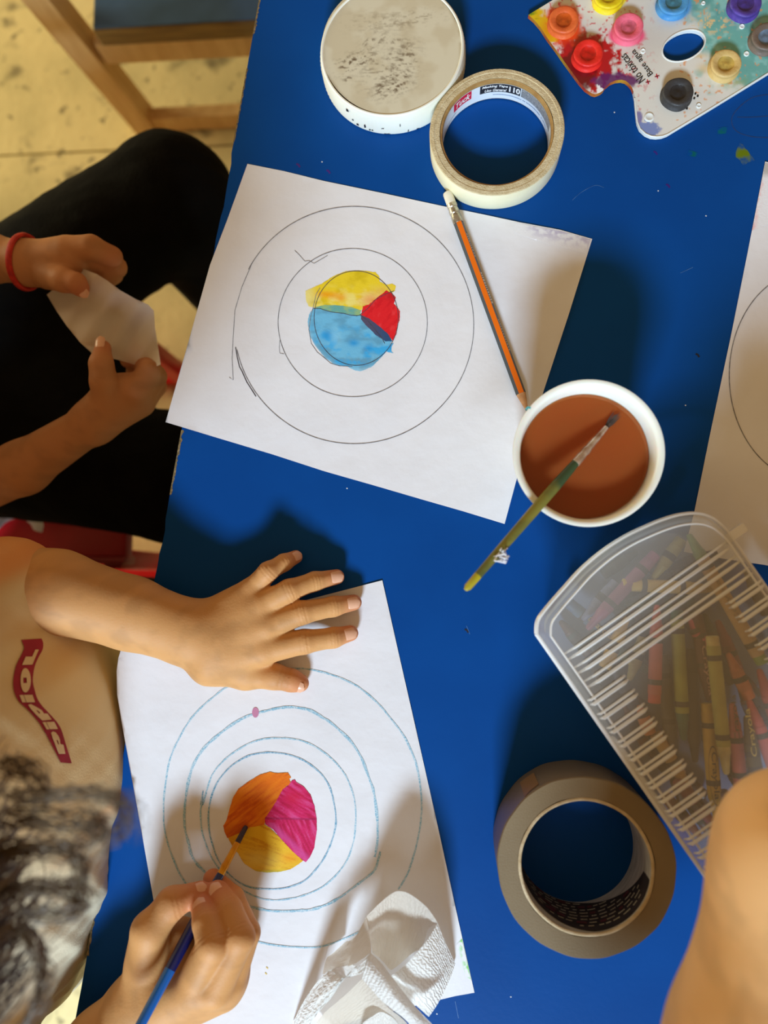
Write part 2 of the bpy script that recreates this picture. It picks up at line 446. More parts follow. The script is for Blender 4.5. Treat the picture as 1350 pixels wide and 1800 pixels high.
def sheet(name, outline, zf, label, m, step=14, group=None):
    v, f = fill_poly(outline, step)
    c = v.mean(0); o = thing(name, label, 'paper', P(c[0], c[1], 0), group)
    top = [P(a, b, zf(a, b)) for a, b in v]
    mb = MB(); nb = len(outline)
    F = list(f)+[tuple(reversed([i+len(v) for i in t])) for t in f]
    for i in range(nb):
        j = (i+1) % nb; F.append((i, j, j+len(v), i+len(v)))
    mb.add(top+[p-Vector((0, 0, 0.00015)) for p in top], F)
    mb.obj('sheet', m, o, True, sharp=60)
    return o

# -------- first painting
z1 = lambda x, y: 0.0006+0.00016*(math.sin(x*0.021+1)+math.sin(y*0.024+x*0.006))+0.012*max(0, (352-x+0*y)/352)**2*(1 if y > 560 else 0)
out1 = [(435, 288), (500, 301), (569, 318), (680, 341), (777, 362), (850, 377), (915, 391), (985, 404), (1041, 420), (1000, 552), (956, 686), (930, 770), (908, 843), (887, 921), (815, 899), (742, 878), (660, 854), (569, 828), (480, 799), (390, 772), (291, 742), (330, 605), (369, 466), (400, 385)]
p1 = sheet('painting_sheet', out1, z1, 'white sheet with pencil rings around a yellow, blue and red watercolour circle', M['paper'])
zl1 = lambda x, y: z1(x, y)+0.00022
zp1 = lambda x, y: z1(x, y)+0.00012
S7 = 5.192
def colY(x, y):
    c = np.tile(lin((236, 206, 40)), (len(x), 1))
    n = vnoise(x/22, y/16, 3); c = mixc(c, lin((206, 176, 10)), sstep(0.45, 0.8, n)*0.8)
    d = sstep(525, 495, y)+sstep(575, 540, x)*0.6; c = mixc(c, lin((240, 222, 120)), np.clip(1-d, 0, 1)*sstep(.3, .6, vnoise(x/14, y/10, 5)))
    c = mixc(c, lin((240, 226, 150)), sstep(562, 536, x)*0.75)
    for ax, ay, rx, ry in ((571, 517, 13, 5), (599, 524, 8, 6), (584, 519, 20, 6)):
        c = mixc(c, lin((240, 160, 12)), np.exp(-((x-ax)/rx)**2-((y-ay)/ry)**2)*0.8)
    c = mixc(c, lin((238, 190, 110)), sstep(0, 14, 0)*np.ones(len(x))) if False else c
    c = mixc(c, lin((236, 150, 90)), np.exp(-((x-652)/18)**2-((y-528)/12)**2)*0.8)
    c = mixc(c, lin((226, 160, 40)), np.exp(-((x-672)/14)**2-((y-512)/8)**2)*0.5)
    return c
def colB(x, y):
    n = vnoise(x/26, y/13, 11); c = np.tile(lin((112, 186, 222)), (len(x), 1))
    c = mixc(c, lin((96, 158, 190)), sstep(0.42, 0.7, n)*0.9)
    c = mixc(c, lin((60, 170, 228)), sstep(0.5, 0.75, vnoise(x/15, y/12, 21))*sstep(560, 600, y))
    for ax, ay, rx, ry in ((622, 603, 9, 6), (648, 612, 8, 6), (575, 590, 9, 8), (690, 610, 6, 5)):
        c = mixc(c, lin((36, 150, 216)), np.exp(-((x-ax)/rx)**2-((y-ay)/ry)**2)*0.9)
    r = np.hypot((x-626)/82, (y-560)/86); c = mixc(c, lin((176, 212, 226)), sstep(0.96, 1.1, r)*0.6)
    c = mixc(c, lin((108, 150, 168)), np.exp(-((x-640)/50)**2-((y-634)/7)**2)*0.7*sstep(.35, .6, vnoise(x/8, y/6, 31)))
    c = mixc(c, lin((150, 208, 232)), np.exp(-((x-590)/9)**2-((y-592)/14)**2)*0.6)
    return c
def colR(x, y):
    c = np.tile(lin((226, 30, 38)), (len(x), 1)); s = vnoise((x*0.8+y*0.7)/4, (x-y)/22, 41)
    c = mixc(c, lin((206, 16, 30)), sstep(0.45, 0.75, s)*.7); c = mixc(c, lin((238, 66, 70)), sstep(0.6, 0.85, vnoise((x+y*0.4)/8, (y-x)/16, 43))*0.6)
    c = mixc(c, lin((178, 20, 24)), np.exp(-((x-686)/12)**2-((y-520)/8)**2)*0.7)
    return c
def colG(x, y): return mixc(np.tile(lin((104, 168, 160)), (len(x), 1)), lin((150, 184, 128)), sstep(0.4, 0.75, vnoise(x/10, y/5, 51)))
def colV(x, y): return mixc(np.tile(lin((86, 76, 100)), (len(x), 1)), lin((40, 78, 120)), sstep(640, 690, x))
patch('yellow_paint', jag(crop([(190, 370), (330, 310), (440, 240), (560, 190), (700, 185), (830, 200), (865, 235), (870, 285), (900, 300), (930, 315), (985, 305), (1018, 325), (1010, 370), (990, 385), (930, 375), (850, 430), (780, 500), (715, 525), (700, 550), (560, 525), (430, 510), (290, 525), (220, 510), (200, 470)], S7, 500, 440), 0.8, 2, 1), colY, zp1, M['art'], p1, label='yellow watercolour patch')
patch('blue_paint', jag(crop([(265, 525), (350, 535), (440, 560), (560, 575), (690, 590), (760, 670), (850, 745), (950, 790), (985, 830), (960, 850), (1000, 845), (975, 880), (980, 920), (995, 940), (930, 925), (880, 980), (800, 1060), (700, 1105), (640, 1095), (570, 1060), (450, 1040), (360, 970), (290, 880), (230, 780), (210, 650), (225, 590)], S7, 500, 440), 0.8, 2, 2), colB, zp1, M['art'], p1, label='blue watercolour patch')
zq1 = lambda x, y: z1(x, y)+0.00017
patch('red_paint', jag(crop([(705, 555), (715, 510), (770, 495), (850, 430), (930, 365), (985, 395), (1015, 430), (1000, 490), (1035, 530), (1055, 560), (1050, 640), (1030, 700), (1025, 760), (990, 825), (950, 775), (870, 710), (780, 635), (700, 590)], S7, 500, 440), 0.8, 2, 3), colR, zq1, M['art'], p1, label='red watercolour patch')
patch('green_paint', jag(crop([(280, 520), (370, 498), (500, 502), (620, 520), (700, 550), (690, 595), (560, 580), (440, 568), (350, 545)], S7, 500, 440), 0.5, 2, 4), colG, zq1, M['art'], p1, label='green strip where yellow and blue overlap')
patch('violet_paint', jag(crop([(700, 590), (770, 620), (860, 690), (940, 755), (985, 830), (920, 830), (830, 770), (740, 680), (700, 630)], S7, 500, 440), 0.5, 2, 5), colV, lambda x, y: z1(x, y)+0.0002, M['art'], p1, label='dark violet strip where red and blue overlap')
ribbon(arc(622.5, 571.5, 210.5, 208.5, 168, -152, 200, 0.006, 1), 1.3, zl1, 'pencil_ring', M['pencil_line'], p1)
ribbon([(414, 610), (417, 628), (421, 645), (425, 652), (434, 672), (450, 697)], 1.6, zl1, 'pencil_ring', M['pen_line'], p1)
ribbon([(442, 465), (425, 505), (413, 545), (410, 590), (408, 630), (410, 668), (403, 663)], 1.0, zl1, 'pencil_ring', M['pencil_line'], p1)
ribbon(arc(620, 567, 131, 130.5, 175, -185, 180, 0.012, 2), 1.2, zl1, 'pencil_ring', M['pencil_line'], p1)
ribbon(arc(626, 559, 74, 83, 0, 360, 120, 0.015, 3), 1.1, zl1, 'pencil_ring', M['pen_line'], p1)
ribbon(crop([(325, 340), (290, 400), (262, 520), (240, 600), (222, 720), (245, 850), (300, 930), (345, 965), (420, 1030), (500, 1055), (620, 1060)], S7, 500, 440), 1.0, zl1, 'pencil_ring', M['pencil_line'], p1)
ribbon(crop([(265, 530), (330, 532), (380, 550), (440, 565), (540, 575), (600, 592), (660, 596), (690, 590), (650, 603), (690, 590), (760, 640), (840, 740), (890, 800), (915, 850)], S7, 500, 440), 1.1, zl1, 'pencil_line', M['pen_line'], p1)
ribbon(crop([(690, 590), (760, 530), (830, 450), (920, 400), (1000, 370)], S7, 500, 440), 1.0, zl1, 'pencil_line', M['pen_line'], p1)
ribbon([(518, 440), (527, 449), (533, 456), (536, 459), (543, 458), (547, 460), (552, 463), (576, 449)], 0.9, zl1, 'pencil_line', M['pencil_line'], p1)
ribbon([(492, 598), (491, 611), (492, 621), (499, 622)], 0.9, zl1, 'pencil_line', M['pencil_line'], p1)
def stain1(x, y):
    c = np.tile(lin(PAPER), (len(x), 1)); d = sstep(28, 0, (y-(391+(x-915)*0.23)))
    return mixc(c, lin((176, 164, 190)), d*sstep(.35, .65, vnoise(x/7, y/6, 61))*0.8*sstep(910, 950, x))
patch('lilac_smudge', [(905, 391), (985, 406), (1038, 421), (1030, 446), (960, 428), (905, 410)], stain1, zp1, M['art'], p1, 2.5)

# -------- second painting
z2 = lambda x, y: 0.0006+0.00016*(math.sin(x*0.018+2)+math.sin(y*0.02+x*0.009))+0.010*max(0, (262-x)/58)**2*(1 if y < 1420 else 0)
out2 = [(214, 1137), (330, 1107), (450, 1077), (560, 1049), (672, 1020), (700, 1145), (728, 1268), (765, 1432), (800, 1592), (820, 1683), (834, 1745), (800, 1751), (775, 1757), (640, 1790), (500, 1825), (315, 1868), (305, 1800), (280, 1640), (252, 1480), (232, 1370), (216, 1282), (206, 1222), (205, 1180), (208, 1157)]
p2 = sheet('painting_sheet', out2, z2, 'white sheet under the flat hand, blue crayon rings around an orange, pink and yellow circle', M['paper'], 10)
zl2 = lambda x, y: z2(x, y)+0.00022
zp2 = lambda x, y: z2(x, y)+0.00012
def crayon_mat(name, c1, c2):
    m, nt, b = _nodes(name); tc = nt.nodes.new('ShaderNodeTexCoord'); n = nt.nodes.new('ShaderNodeTexNoise'); n.inputs['Scale'].default_value = 900; n.inputs['Detail'].default_value = 4
    r = nt.nodes.new('ShaderNodeValToRGB'); r.color_ramp.elements[0].position = 0.36; r.color_ramp.elements[0].color = L4(c1); r.color_ramp.elements[1].position = 0.66; r.color_ramp.elements[1].color = L4(c2)
    nt.links.new(tc.outputs['Object'], n.inputs['Vector']); nt.links.new(n.outputs['Fac'], r.inputs[0]); nt.links.new(r.outputs[0], b.inputs['Base Color']); b.inputs['Roughness'].default_value = 0.7
    return m
M['crayon_line'] = crayon_mat('blue_crayon_line', (120, 176, 200), (206, 220, 226))
M['crayon_line2'] = crayon_mat('dark_blue_crayon_line', (92, 150, 182), (184, 206, 218))
S4 = 2.7
def c4(p): return [tuple(q) for q in cmr(crop(p, S4, 280, 1160), 8)]
ribbon(c4([(1135, 1090), (1180, 1010), (1220, 880), (1243, 740), (1240, 620), (1215, 480), (1160, 360), (1100, 280), (1020, 190), (930, 120), (830, 75), (740, 50), (640, 40), (500, 60), (330, 125), (240, 190), (150, 280), (85, 390), (48, 480), (30, 580), (20, 700), (28, 820), (60, 930), (100, 1020), (160, 1110), (250, 1220), (380, 1300), (500, 1345), (640, 1363), (760, 1362), (860, 1330), (960, 1285), (1000, 1265)]), 2.8, zl2, 'crayon_ring', M['crayon_line'], p2, 0.8, var=0.5)
ribbon(c4([(1022, 935), (1035, 860), (1035, 760), (1020, 640), (985, 530), (940, 430), (850, 328), (770, 270), (700, 235), (600, 225), (500, 243), (400, 275), (300, 340), (220, 410), (165, 490), (140, 570), (122, 680), (120, 780), (140, 880), (165, 950), (230, 1020), (320, 1110), (420, 1165), (520, 1190), (620, 1192), (730, 1185), (830, 1145), (920, 1080), (1000, 1020), (1030, 980), (1048, 910)]), 4.0, zl2, 'crayon_ring', M['crayon_line'], p2, 0.8, var=0.6)
ribbon(c4([(600, 372), (500, 375), (400, 410), (310, 475), (250, 550), (215, 650), (196, 720), (205, 820), (240, 920), (300, 1010), (380, 1080), (460, 1125), (540, 1142), (640, 1130), (720, 1105), (800, 1060), (870, 985), (915, 890), (932, 770), (925, 660), (890, 560), (830, 480), (760, 425), (680, 385), (600, 372)]), 2.4, zl2, 'crayon_ring', M['crayon_line'], p2, 0.8, var=0.5)
ribbon(c4([(225, 630), (205, 690), (208, 620), (195, 690)]), 1.4, zl2, 'crayon_ring', M['crayon_line2'], p2)
ribbon(c4([(500, 440), (420, 458), (340, 505), (280, 575), (245, 660), (233, 750), (245, 850), (280, 950), (340, 1025), (420, 1075), (520, 1088), (620, 1078), (700, 1040), (770, 960), (815, 870), (838, 770), (825, 660), (790, 570), (720, 500), (640, 458), (560, 442), (500, 440)]), 2.6, zl2, 'crayon_ring', M['crayon_line2'], p2, 0.6, var=0.5)
S6 = 6.75
def strokes(x, y, a, seed, sc=3.0, ln=26):
    ca, sa = math.cos(a), math.sin(a); return vnoise((-x*sa+y*ca)/sc, (x*ca+y*sa)/ln, seed, 3)
def colO(x, y):
    s = strokes(x, y, -0.65, 71); c = np.tile(lin((226, 112, 14)), (len(x), 1)); c = mixc(c, lin((206, 84, 6)), sstep(.5, .75, s)); c = mixc(c, lin((240, 140, 20)), sstep(.55, .3, s)*0.6)
    c = mixc(c, lin((240, 124, 10)), np.exp(-((x-478)/30)**2-((y-1372)/16)**2)*0.8); return mixc(c, lin((190, 84, 10)), sstep(1440, 1462, y)*0.6)
def colK(x, y):
    a = np.where(y < 1440, 0.5, 1.0); s = strokes(x, y, 0.55, 73); s2 = strokes(x, y, 1.15, 75); s = np.where(y < 1441, s, s2)
    c = np.tile(lin((206, 26, 92)), (len(x), 1)); c = mixc(c, lin((180, 8, 66)), sstep(.48, .72, s)); c = mixc(c, lin((216, 74, 136)), sstep(.5, .25, s)*0.8)
    c = mixc(c, lin((200, 12, 60)), np.exp(-((x-515)/18)**2-((y-1402)/12)**2)*0.8)
    c = mixc(c, lin((206, 74, 148)), sstep(14, 0, np.abs((y-1450)-(x-478)*0.95))*0.6*(y > 1446))
    return mixc(c, lin((140, 10, 66)), np.exp(-((y-1439-(x-500)*0.02)/1.4)**2)*0.8)
def colYe(x, y):
    s = strokes(x, y, 0.35, 77, 3.5, 30); c = np.tile(lin((232, 180, 34)), (len(x), 1)); c = mixc(c, lin((208, 140, 12)), sstep(.5, .75, s)); c = mixc(c, lin((236, 206, 96)), np.exp(-((x-455)/34)**2-((y-1512)/16)**2)*0.8)
    c = mixc(c, lin((236, 150, 20)), np.exp(-((x-510)/16)**2-((y-1508)/9)**2)*0.7); c = mixc(c, lin((200, 120, 14)), np.exp(-((x-405)/10)**2-((y-1470)/14)**2)*0.6)
    return mixc(c, lin((170, 186, 70)), sstep(1526, 1534, y)*0.6)
zq2 = lambda x, y: z2(x, y)+0.00026
patch('orange_paint', jag(crop([(570, 740), (480, 760), (400, 770), (350, 810), (130, 900), (95, 820), (85, 750), (120, 690), (150, 580), (200, 420), (260, 320), (380, 230), (520, 145), (640, 115), (720, 130), (850, 122), (890, 185), (865, 200), (900, 270), (830, 280), (790, 350), (730, 440), (650, 560), (600, 660)], S6, 380, 1340), 0.6, 2, 6), colO, zq2, M['art'], p2, label='orange paint segment')
patch('pink_paint', jag(crop([(575, 700), (580, 660), (640, 580), (720, 450), (790, 320), (860, 270), (900, 215), (935, 205), (950, 235), (1040, 290), (1120, 390), (1165, 520), (1190, 660), (1195, 800), (1165, 1010), (1110, 1130), (1065, 1185), (1030, 1165), (900, 1050), (780, 920), (680, 800), (585, 735)], S6, 380, 1340), 0.5, 2, 7), colK, lambda x, y: z2(x, y)+0.00030, M['art'], p2, label='magenta pink paint segment')
patch('yellow_paint', jag(crop([(130, 880), (230, 850), (350, 780), (430, 755), (560, 735), (640, 780), (760, 900), (900, 1050), (1030, 1170), (960, 1220), (880, 1270), (760, 1300), (600, 1310), (470, 1290), (330, 1200), (260, 1080), (190, 990)], S6, 380, 1340), 0.6, 2, 8), colYe, lambda x, y: z2(x, y)+0.00024, M['art'], p2, label='yellow paint segment')
def colD(x, y): return np.tile(lin((196, 130, 160)), (len(x), 1))
patch('pink_dot', arc(449, 1252.5, 6, 9, 0, 350, 20), colD, zq2, M['art'], p2, 3)
def colGr(x, y): return mixc(np.tile(lin(PAPER), (len(x), 1)), lin((120, 210, 90)), sstep(.4, .6, vnoise(x/5, y/7, 91))*sstep(-14, 0, x-(820+(y-1683)*0.22)))
patch('green_smudge', [(803, 1660), (812, 1650), (828, 1722), (818, 1716)], colGr, zp2, M['art'], p2, 2)
for q in ((468, 1700), (466, 1710), (413, 1745)): ribbon([q, (q[0]+3, q[1]+3)], 2.0, zl2, 'paint_fleck', mat('ochre_fleck', (214, 186, 96)), p2)

# -------- third sheet, cut by the right side of the frame
z3 = lambda x, y: 0.0006+0.00016*(math.sin(x*0.02)+math.sin(y*0.023+x*0.005))
out3 = [(1345, 284), (1430, 304), (1520, 325), (1680, 362), (1640, 600), (1560, 1030), (1450, 1012), (1344, 993), (1270, 982), (1202, 970), (1220, 902), (1250, 755), (1285, 590), (1315, 440)]
p3 = sheet('painting_sheet', out3, z3, 'white sheet at the right edge of the table, showing only part of a pencil ring', M['paper'])
ribbon(arc(1428, 660, 146, 186, 0, 360, 160, 0.01, 5), 1.6, lambda x, y: z3(x, y)+0.0002, 'pencil_ring', M['pencil_line'], p3)
def colP(x, y):
    d = x-(1345-(y-284)*0.2035); c = np.tile(lin(PAPER), (len(x), 1)); c = mixc(c, lin((236, 170, 170)), sstep(12, 0, d)*sstep(310, 330, y)*sstep(.3, .6, vnoise(x/5, y/9, 95))*0.8)
    return mixc(c, lin((168, 160, 150)), sstep(316, 300, y)*0.8)
patch('pink_stain', [(1345, 286), (1362, 290), (1350, 395), (1322, 405)], colP, lambda x, y: z3(x, y)+0.00012, M['art'], p3, 2.5)

# -------- marks on the table itself
M['smear'] = vcol_mat('paint_smear', 0.42, spec=.06)
TBL = lin((4, 68, 139))
def smear(poly, c, seed, name='paint_smear'):
    cx = np.mean([p[0] for p in poly]); cy = np.mean([p[1] for p in poly]); R = max(math.hypot(p[0]-cx, p[1]-cy) for p in poly)
    def f(x, y):
        d = np.hypot(x-cx, y-cy)/R; return mixc(np.tile(TBL, (len(x), 1)), lin(c), sstep(1.0, 0.3, d)*sstep(.25, .6, vnoise(x/9, y/9, seed)))
    patch(name, jag(poly, 2, 4, seed), f, lambda x, y: 0.00012, M['smear'], tb, 2.0)
smear([(1300, 248), (1328, 282), (1306, 290), (1292, 272)], (100, 116, 20), 1)
smear([(1210, 263), (1228, 268), (1222, 276), (1206, 273)], (10, 90, 90), 2)
smear([(1262, 225), (1280, 223), (1276, 236), (1260, 236)], (10, 92, 100), 3)
for q, c in (((1174, 326), (50, 10, 110)), ((1152, 268), (40, 20, 120)), ((577, 301), (60, 20, 120)), ((524, 290), (60, 20, 110)), ((1226, 624), (6, 12, 26)), ((820, 1108), (4, 14, 40))):
    ribbon([(q[0]-3, q[1]-2), (q[0]+1, q[1]), (q[0]+3, q[1]+4)], 3.2, lambda x, y: 0.00014, 'paint_fleck', mat('paint_fleck', c), tb)
M['ink'] = mat('ink_scribble', (4, 50, 104), (3, 60, 120), 200, 0.5)
ribbon(cmr([(1350, 166), (1322, 172), (1298, 190), (1286, 210), (1294, 230), (1320, 240), (1352, 242)], 8), 1.6, lambda x, y: 0.00014, 'ink_scribble', M['ink'], tb)
ribbon(cmr([(1296, 206), (1320, 206), (1352, 204)], 6), 1.4, lambda x, y: 0.00014, 'ink_scribble', M['ink'], tb)
M['scratch'] = mat('pale_scratch', (60, 110, 170), (20, 84, 154), 200, 0.5)
for s in ([(1006, 352), (1022, 338), (1046, 326), (1062, 330)], [(820, 1100), (826, 1115)], [(1218, 470), (1196, 480)], [(800, 1760), (806, 1790)]):
    ribbon(cmr(s, 6), 1.0, lambda x, y: 0.00014, 'scratch', M['scratch'], tb)
M['speck'] = mat('white_speck', (214, 218, 224))
for q in ((1241, 379), (1157, 335), (1080, 197), (566, 284), (640, 838), (610, 858), (898, 1752), (768, 1782), (1205, 712)):
    ribbon([(q[0]-1, q[1]), (q[0]+1, q[1]+1)], 2.0, lambda x, y: 0.00014, 'speck', M['speck'], tb)
def rpx(r, z, px=790, py=900): return (P(px+r, py, z)-P(px-r, py, z)).length/2

# ------------------------------------------------------------------ screw lid, upside down on the table
h = 0.0225
C = P(688.5, 84, h); C0 = Vector((C.x, C.y, TZ)); R = rpx(128, h, 688, 84)
lid = thing('jar_lid', 'round off-white plastic screw lid, scuffed and dirty on top, beside the masking tape', 'lid', C0)
mb = MB(); ns = 110
def rib_r(k): return 0.0006 if k % 2 == 0 else 0.0
V = []; F = []
for (r, z, rb) in ((R-0.001, 0.0004, 0), (R, 0.0012, 0), (R, 0.0035, 1), (R-0.0002, h-0.006, 1), (R-0.0004, h-0.003, 0), (R-0.0008, h-0.0008, 0), (R-0.0016, h, 0), (R-0.0024, h, 0), (R-0.0030, h-0.0007, 0)):
    for k in range(ns*2):
        a = math.pi*k/ns; rr = r+(rib_r(k) if rb else 0); V.append((C0.x+rr*math.cos(a), C0.y+rr*math.sin(a), TZ+z))
n2 = ns*2
for i in range(8):
    for k in range(n2): F.append((i*n2+k, i*n2+(k+1) % n2, (i+1)*n2+(k+1) % n2, (i+1)*n2+k))
M['lid'] = mat('lid_plastic', (240, 240, 228), (232, 230, 214), 20, 0.45, sss=0.1)
mb.add(V, F).obj('ribbed_rim', M['lid'], lid, True, sharp=25)
def lidcol(x, y):
    c = np.tile(lin((214, 205, 178)), (len(x), 1)); c = mixc(c, lin((204, 192, 162)), sstep(.4, .7, vnoise(x/30, y/30, 101)))
    d = np.hypot(x-688.5, y-84); c = mixc(c, lin((160, 138, 96)), sstep(116, 122, d)*0.5*sstep(.25, .55, vnoise(x/14, y/14, 131)))
    def blot(cx, cy, rx, ry, ang, seed, k, col=(100, 80, 56)):
        a = math.radians(ang); u = (x-cx)*math.cos(a)+(y-cy)*math.sin(a); v = -(x-cx)*math.sin(a)+(y-cy)*math.cos(a)
        m = np.exp(-(u/rx)**2-(v/ry)**2); s = sstep(.5, .72, vnoise(u/9+seed, v/2.6, seed, 4))
        return mixc(c, lin(col), np.clip(m*1.5, 0, 1)*s*k)
    for b in ((625, 108, 36, 13, -20, 103, .95), (690, 148, 34, 17, -22, 105, 1), (715, 105, 18, 26, 20, 107, .8), (658, 70, 22, 12, -40, 109, .7), (712, 34, 60, 13, -8, 111, .7, (150, 136, 110)), (660, 40, 50, 18, 0, 113, .4, (150, 136, 110)), (614, 140, 10, 6, 0, 115, .8), (680, 125, 40, 34, 0, 117, .55), (700, 78, 30, 12, 10, 119, .6)): c = blot(*b)
    c = mixc(c, lin((110, 92, 70)), np.exp(-((x-686)/3)**2-((y-95)/2.0)**2)*0.8)
    return c
M['lid_top'] = vcol_mat('scuffed_lid_top', 0.5, 0.05, 200)
patch('lid_top', arc(688.5, 84, 123, 117.8, 0, 357, 120), lidcol, lambda x, y: h-0.0007, M['lid_top'], lid, 2.2, 'dirty scuffed top disc')
M['ink_chip'] = mat('black_chips', (24, 24, 34))
mbk = MB()
for a, w, zz, hh in ((-128, .05, .014, .004), (-124, .03, .006, .003), (-120, .05, .003, .003), (-113, .03, .004, .005), (-108, .07, .003, .002), (-98, .04, .008, .0015), (-84, .012, .010, .004), (-78, .02, .002, .003), (-95, .10, .0016, .0008), (-70, .05, .0016, .001)):
    a = math.radians(a); q = [(a-w/2, zz), (a+w/2, zz+hh*.3), (a+w*.3, zz+hh), (a-w*.4, zz+hh*.8)]
    mbk.add([(C0.x+(R+.0005)*math.cos(t), C0.y+(R+.0005)*math.sin(t), TZ+z) for t, z in q], [(0, 1, 2, 3)])
mbk.obj('paint_chip_marks', M['ink_chip'], lid, False)

# ------------------------------------------------------------------ masking tape
h = 0.0220
C = P(873, 231, h); C0 = Vector((C.x, C.y, TZ)); R = rpx(118.5, h, 873, 231); Ri = rpx(100, h, 873, 231); Rc = rpx(96, h, 873, 231)
mt = thing('masking_tape', 'cream masking tape roll with a printed white label inside its core', 'tape', C0)
M['mask_side'] = mat('masking_tape_face', (240, 234, 200), (232, 224, 186), 30, 0.6, 0.05, 300, sss=0.1)
M['mask_edge'] = mat('masking_tape_layers', (214, 198, 160), (190, 170, 128), 220, 0.85, 0.4, 900, lo=.3, hi=.7)
M['card'] = mat('brown_card_core', (170, 134, 78), (150, 112, 60), 120, 0.8, 0.2, 500)
wob = lambda w: 0.006*math.sin(2*w+.5)+0.003*math.sin(5*w)
mb = MB().lathe([(Ri+.0002, .0006), (R-.0004, .0006), (R, .0012), (R, h-.0008)], C0, 128, 0, wob=wob)
mb.lathe([(R, h-.0008), (R-.0005, h-.0001), (R-.003, h+.0002), (R-.0034, h-.0002), (R-.0055, h+.0001), (Ri+.0002, h-.0001), (Ri+.0002, h-.002), (Ri+.0002, .0006)], C0, 128, 1, wob=wob)
mb.obj('tape_roll', [M['mask_side'], M['mask_edge']], mt)
core = MB().lathe([(Ri-.0001, .0008), (Ri-.0001, h-.0004), (Ri-.0006, h-.001), (Rc+.0004, h-.0012), (Rc, h-.0018), (Rc, .0006), (Ri-.0001, .0008)], C0, 128).obj('core', M['card'], mt, label='brown cardboard core')
def inner(r):
    return lambda a, z: Vector((C0.x+r*math.cos(math.radians(a)), C0.y+r*math.sin(math.radians(a)), TZ+z))
def band(a0, a1, z0, z1, r, name, m, parent, fn=inner):
    f = fn(r); n = max(2, int(abs(a1-a0)/3)); V = [f(a0+(a1-a0)*i/n, z0) for i in range(n+1)]+[f(a0+(a1-a0)*i/n, z1) for i in range(n+1)]
    return link(name, mesh_of(V, [(i, i+1, n+2+i, n+1+i) for i in range(n)]), m, parent)
M['label_white'] = mat('label_paper', (226, 232, 236), (218, 226, 232), 40, 0.5)
M['label_red'] = mat('label_red', (206, 26, 56)); M['label_black'] = mat('label_black', (36, 36, 40)); M['label_grey'] = mat('label_grey', (120, 122, 124), (160, 160, 160), 900, 0.5); M['label_blue'] = mat('label_blue', (60, 96, 150))
lab = band(196, -14, .0012, .0182, Rc-.0002, 'printed_label', M['label_white'], core)
lab['label'] = 'white paper label printed red and black'
def ctext(t, a, z, w, hh, m, bold=0.01, r=Rc-.0005, tilt=0):
    f = inner(r); k = math.degrees(1/r)
    return text_on(t, lambda u, v: f(a-(u+v*tilt)*k, z+v), w, hh, 'label_print', m, mt, bold)
band(142, 117, .0086, .0178, Rc-.0004, 'label_print', M['label_red'], mt)
ctext('Tuck', 140.5, .0102, .0145, .0062, M['white_text'], .02, tilt=.25)
band(107, 62, .0090, .0180, Rc-.0004, 'label_print', M['label_black'], mt)
ctext('Masking Tape', 105, .0140, .0190, .0032, M['white_text'], .03, tilt=.2)
ctext('Uso General', 102, .0099, .0160, .0030, M['white_text'], .03, tilt=.2)
ctext('110', 75, .0105, .0085, .0062, M['white_text'], .035)
band(61, 8, .0090, .0180, Rc-.0004, 'label_print', M['label_grey'], mt)
mbd = MB()
for i in range(60):
    a = 92-i*1.25
    if vnoise([i*.9], [2.], 3)[0] > .3:
        f = inner(Rc-.0005); mbd.add([f(a, .0056), f(a-.8, .0056), f(a-.8, .0063), f(a, .0063)], [(0, 1, 2, 3)])
mbd.obj('label_print', M['label_blue'], mt, False)
f = inner(Rc-.0005)
link('label_seam', mesh_of([p for i in range(20) for p in (f(180-i*2.2, .0022+i*.00020), f(180-i*2.2, .0026+i*.00020))], [(2*i, 2*i+1, 2*i+3, 2*i+2) for i in range(19)]), M['label_grey'], mt)

# ------------------------------------------------------------------ brown packing tape
h = 0.048
C = P(1030, 1524, h); C0 = Vector((C.x, C.y, TZ)); R = rpx(157.5, h, 1030, 1524); Ri = rpx(120, h, 1030, 1524); Rc = rpx(114, h, 1030, 1524)
bt = thing('packing_tape', 'wide roll of glossy brown packing tape in front of the crayon box', 'tape', C0)
M['btape'] = mat('brown_tape', (140, 120, 88), (116, 97, 68), 14, 0.35, 0.03, 60, spec=0.5, lo=.3, hi=.7)
M['btape_edge'] = mat('brown_tape_layers', (136, 116, 82), (114, 95, 64), 9, 0.55, 0.08, 900, lo=.35, hi=.65)
wob = lambda w: 0.004*math.sin(3*w+1)+0.003*math.sin(7*w)+0.0022*math.sin(17*w)
mb = MB().lathe([(Ri+.0002, .0006), (R-.0006, .0006), (R, .0015), (R, h-.001)], C0, 144, 0, wob=wob)
mb.lathe([(R, h-.001), (R-.0006, h), (Ri+.0003, h-.0003), (Ri+.0002, .0006)], C0, 144, 1, wob=wob)
mb.obj('tape_roll', [M['btape'], M['btape_edge']], bt)
M['pale_card'] = mat('pale_card_core', (206, 186, 150), (186, 162, 122), 160, 0.8, 0.25, 500)
M['grey_card'] = mat('grey_card_inside', (186, 182, 178), (160, 154, 148), 60, 0.8, 0.1, 400, stretch=(1, 1, 6))
core = MB().lathe([(Ri, .0008), (Ri, h-.0002), (Ri-.001, h+.0002), (Rc+.0003, h), (Rc, h-.0008)], C0, 128, 0, wob=lambda w: .002*math.sin(9*w)).lathe([(Rc, h-.0008), (Rc-.0002, .0006), (Ri, .0008)], C0, 128, 1).obj('core', [M['pale_card'], M['grey_card']], bt, label='pale cardboard core')
M['label_dark'] = mat('dark_core_print', (34, 27, 28), (48, 36, 36), 60, 0.7); M['label_maroon'] = mat('maroon_core_print', (84, 28, 34)); M['label_cream'] = mat('cream_core_print', (196, 186, 164))
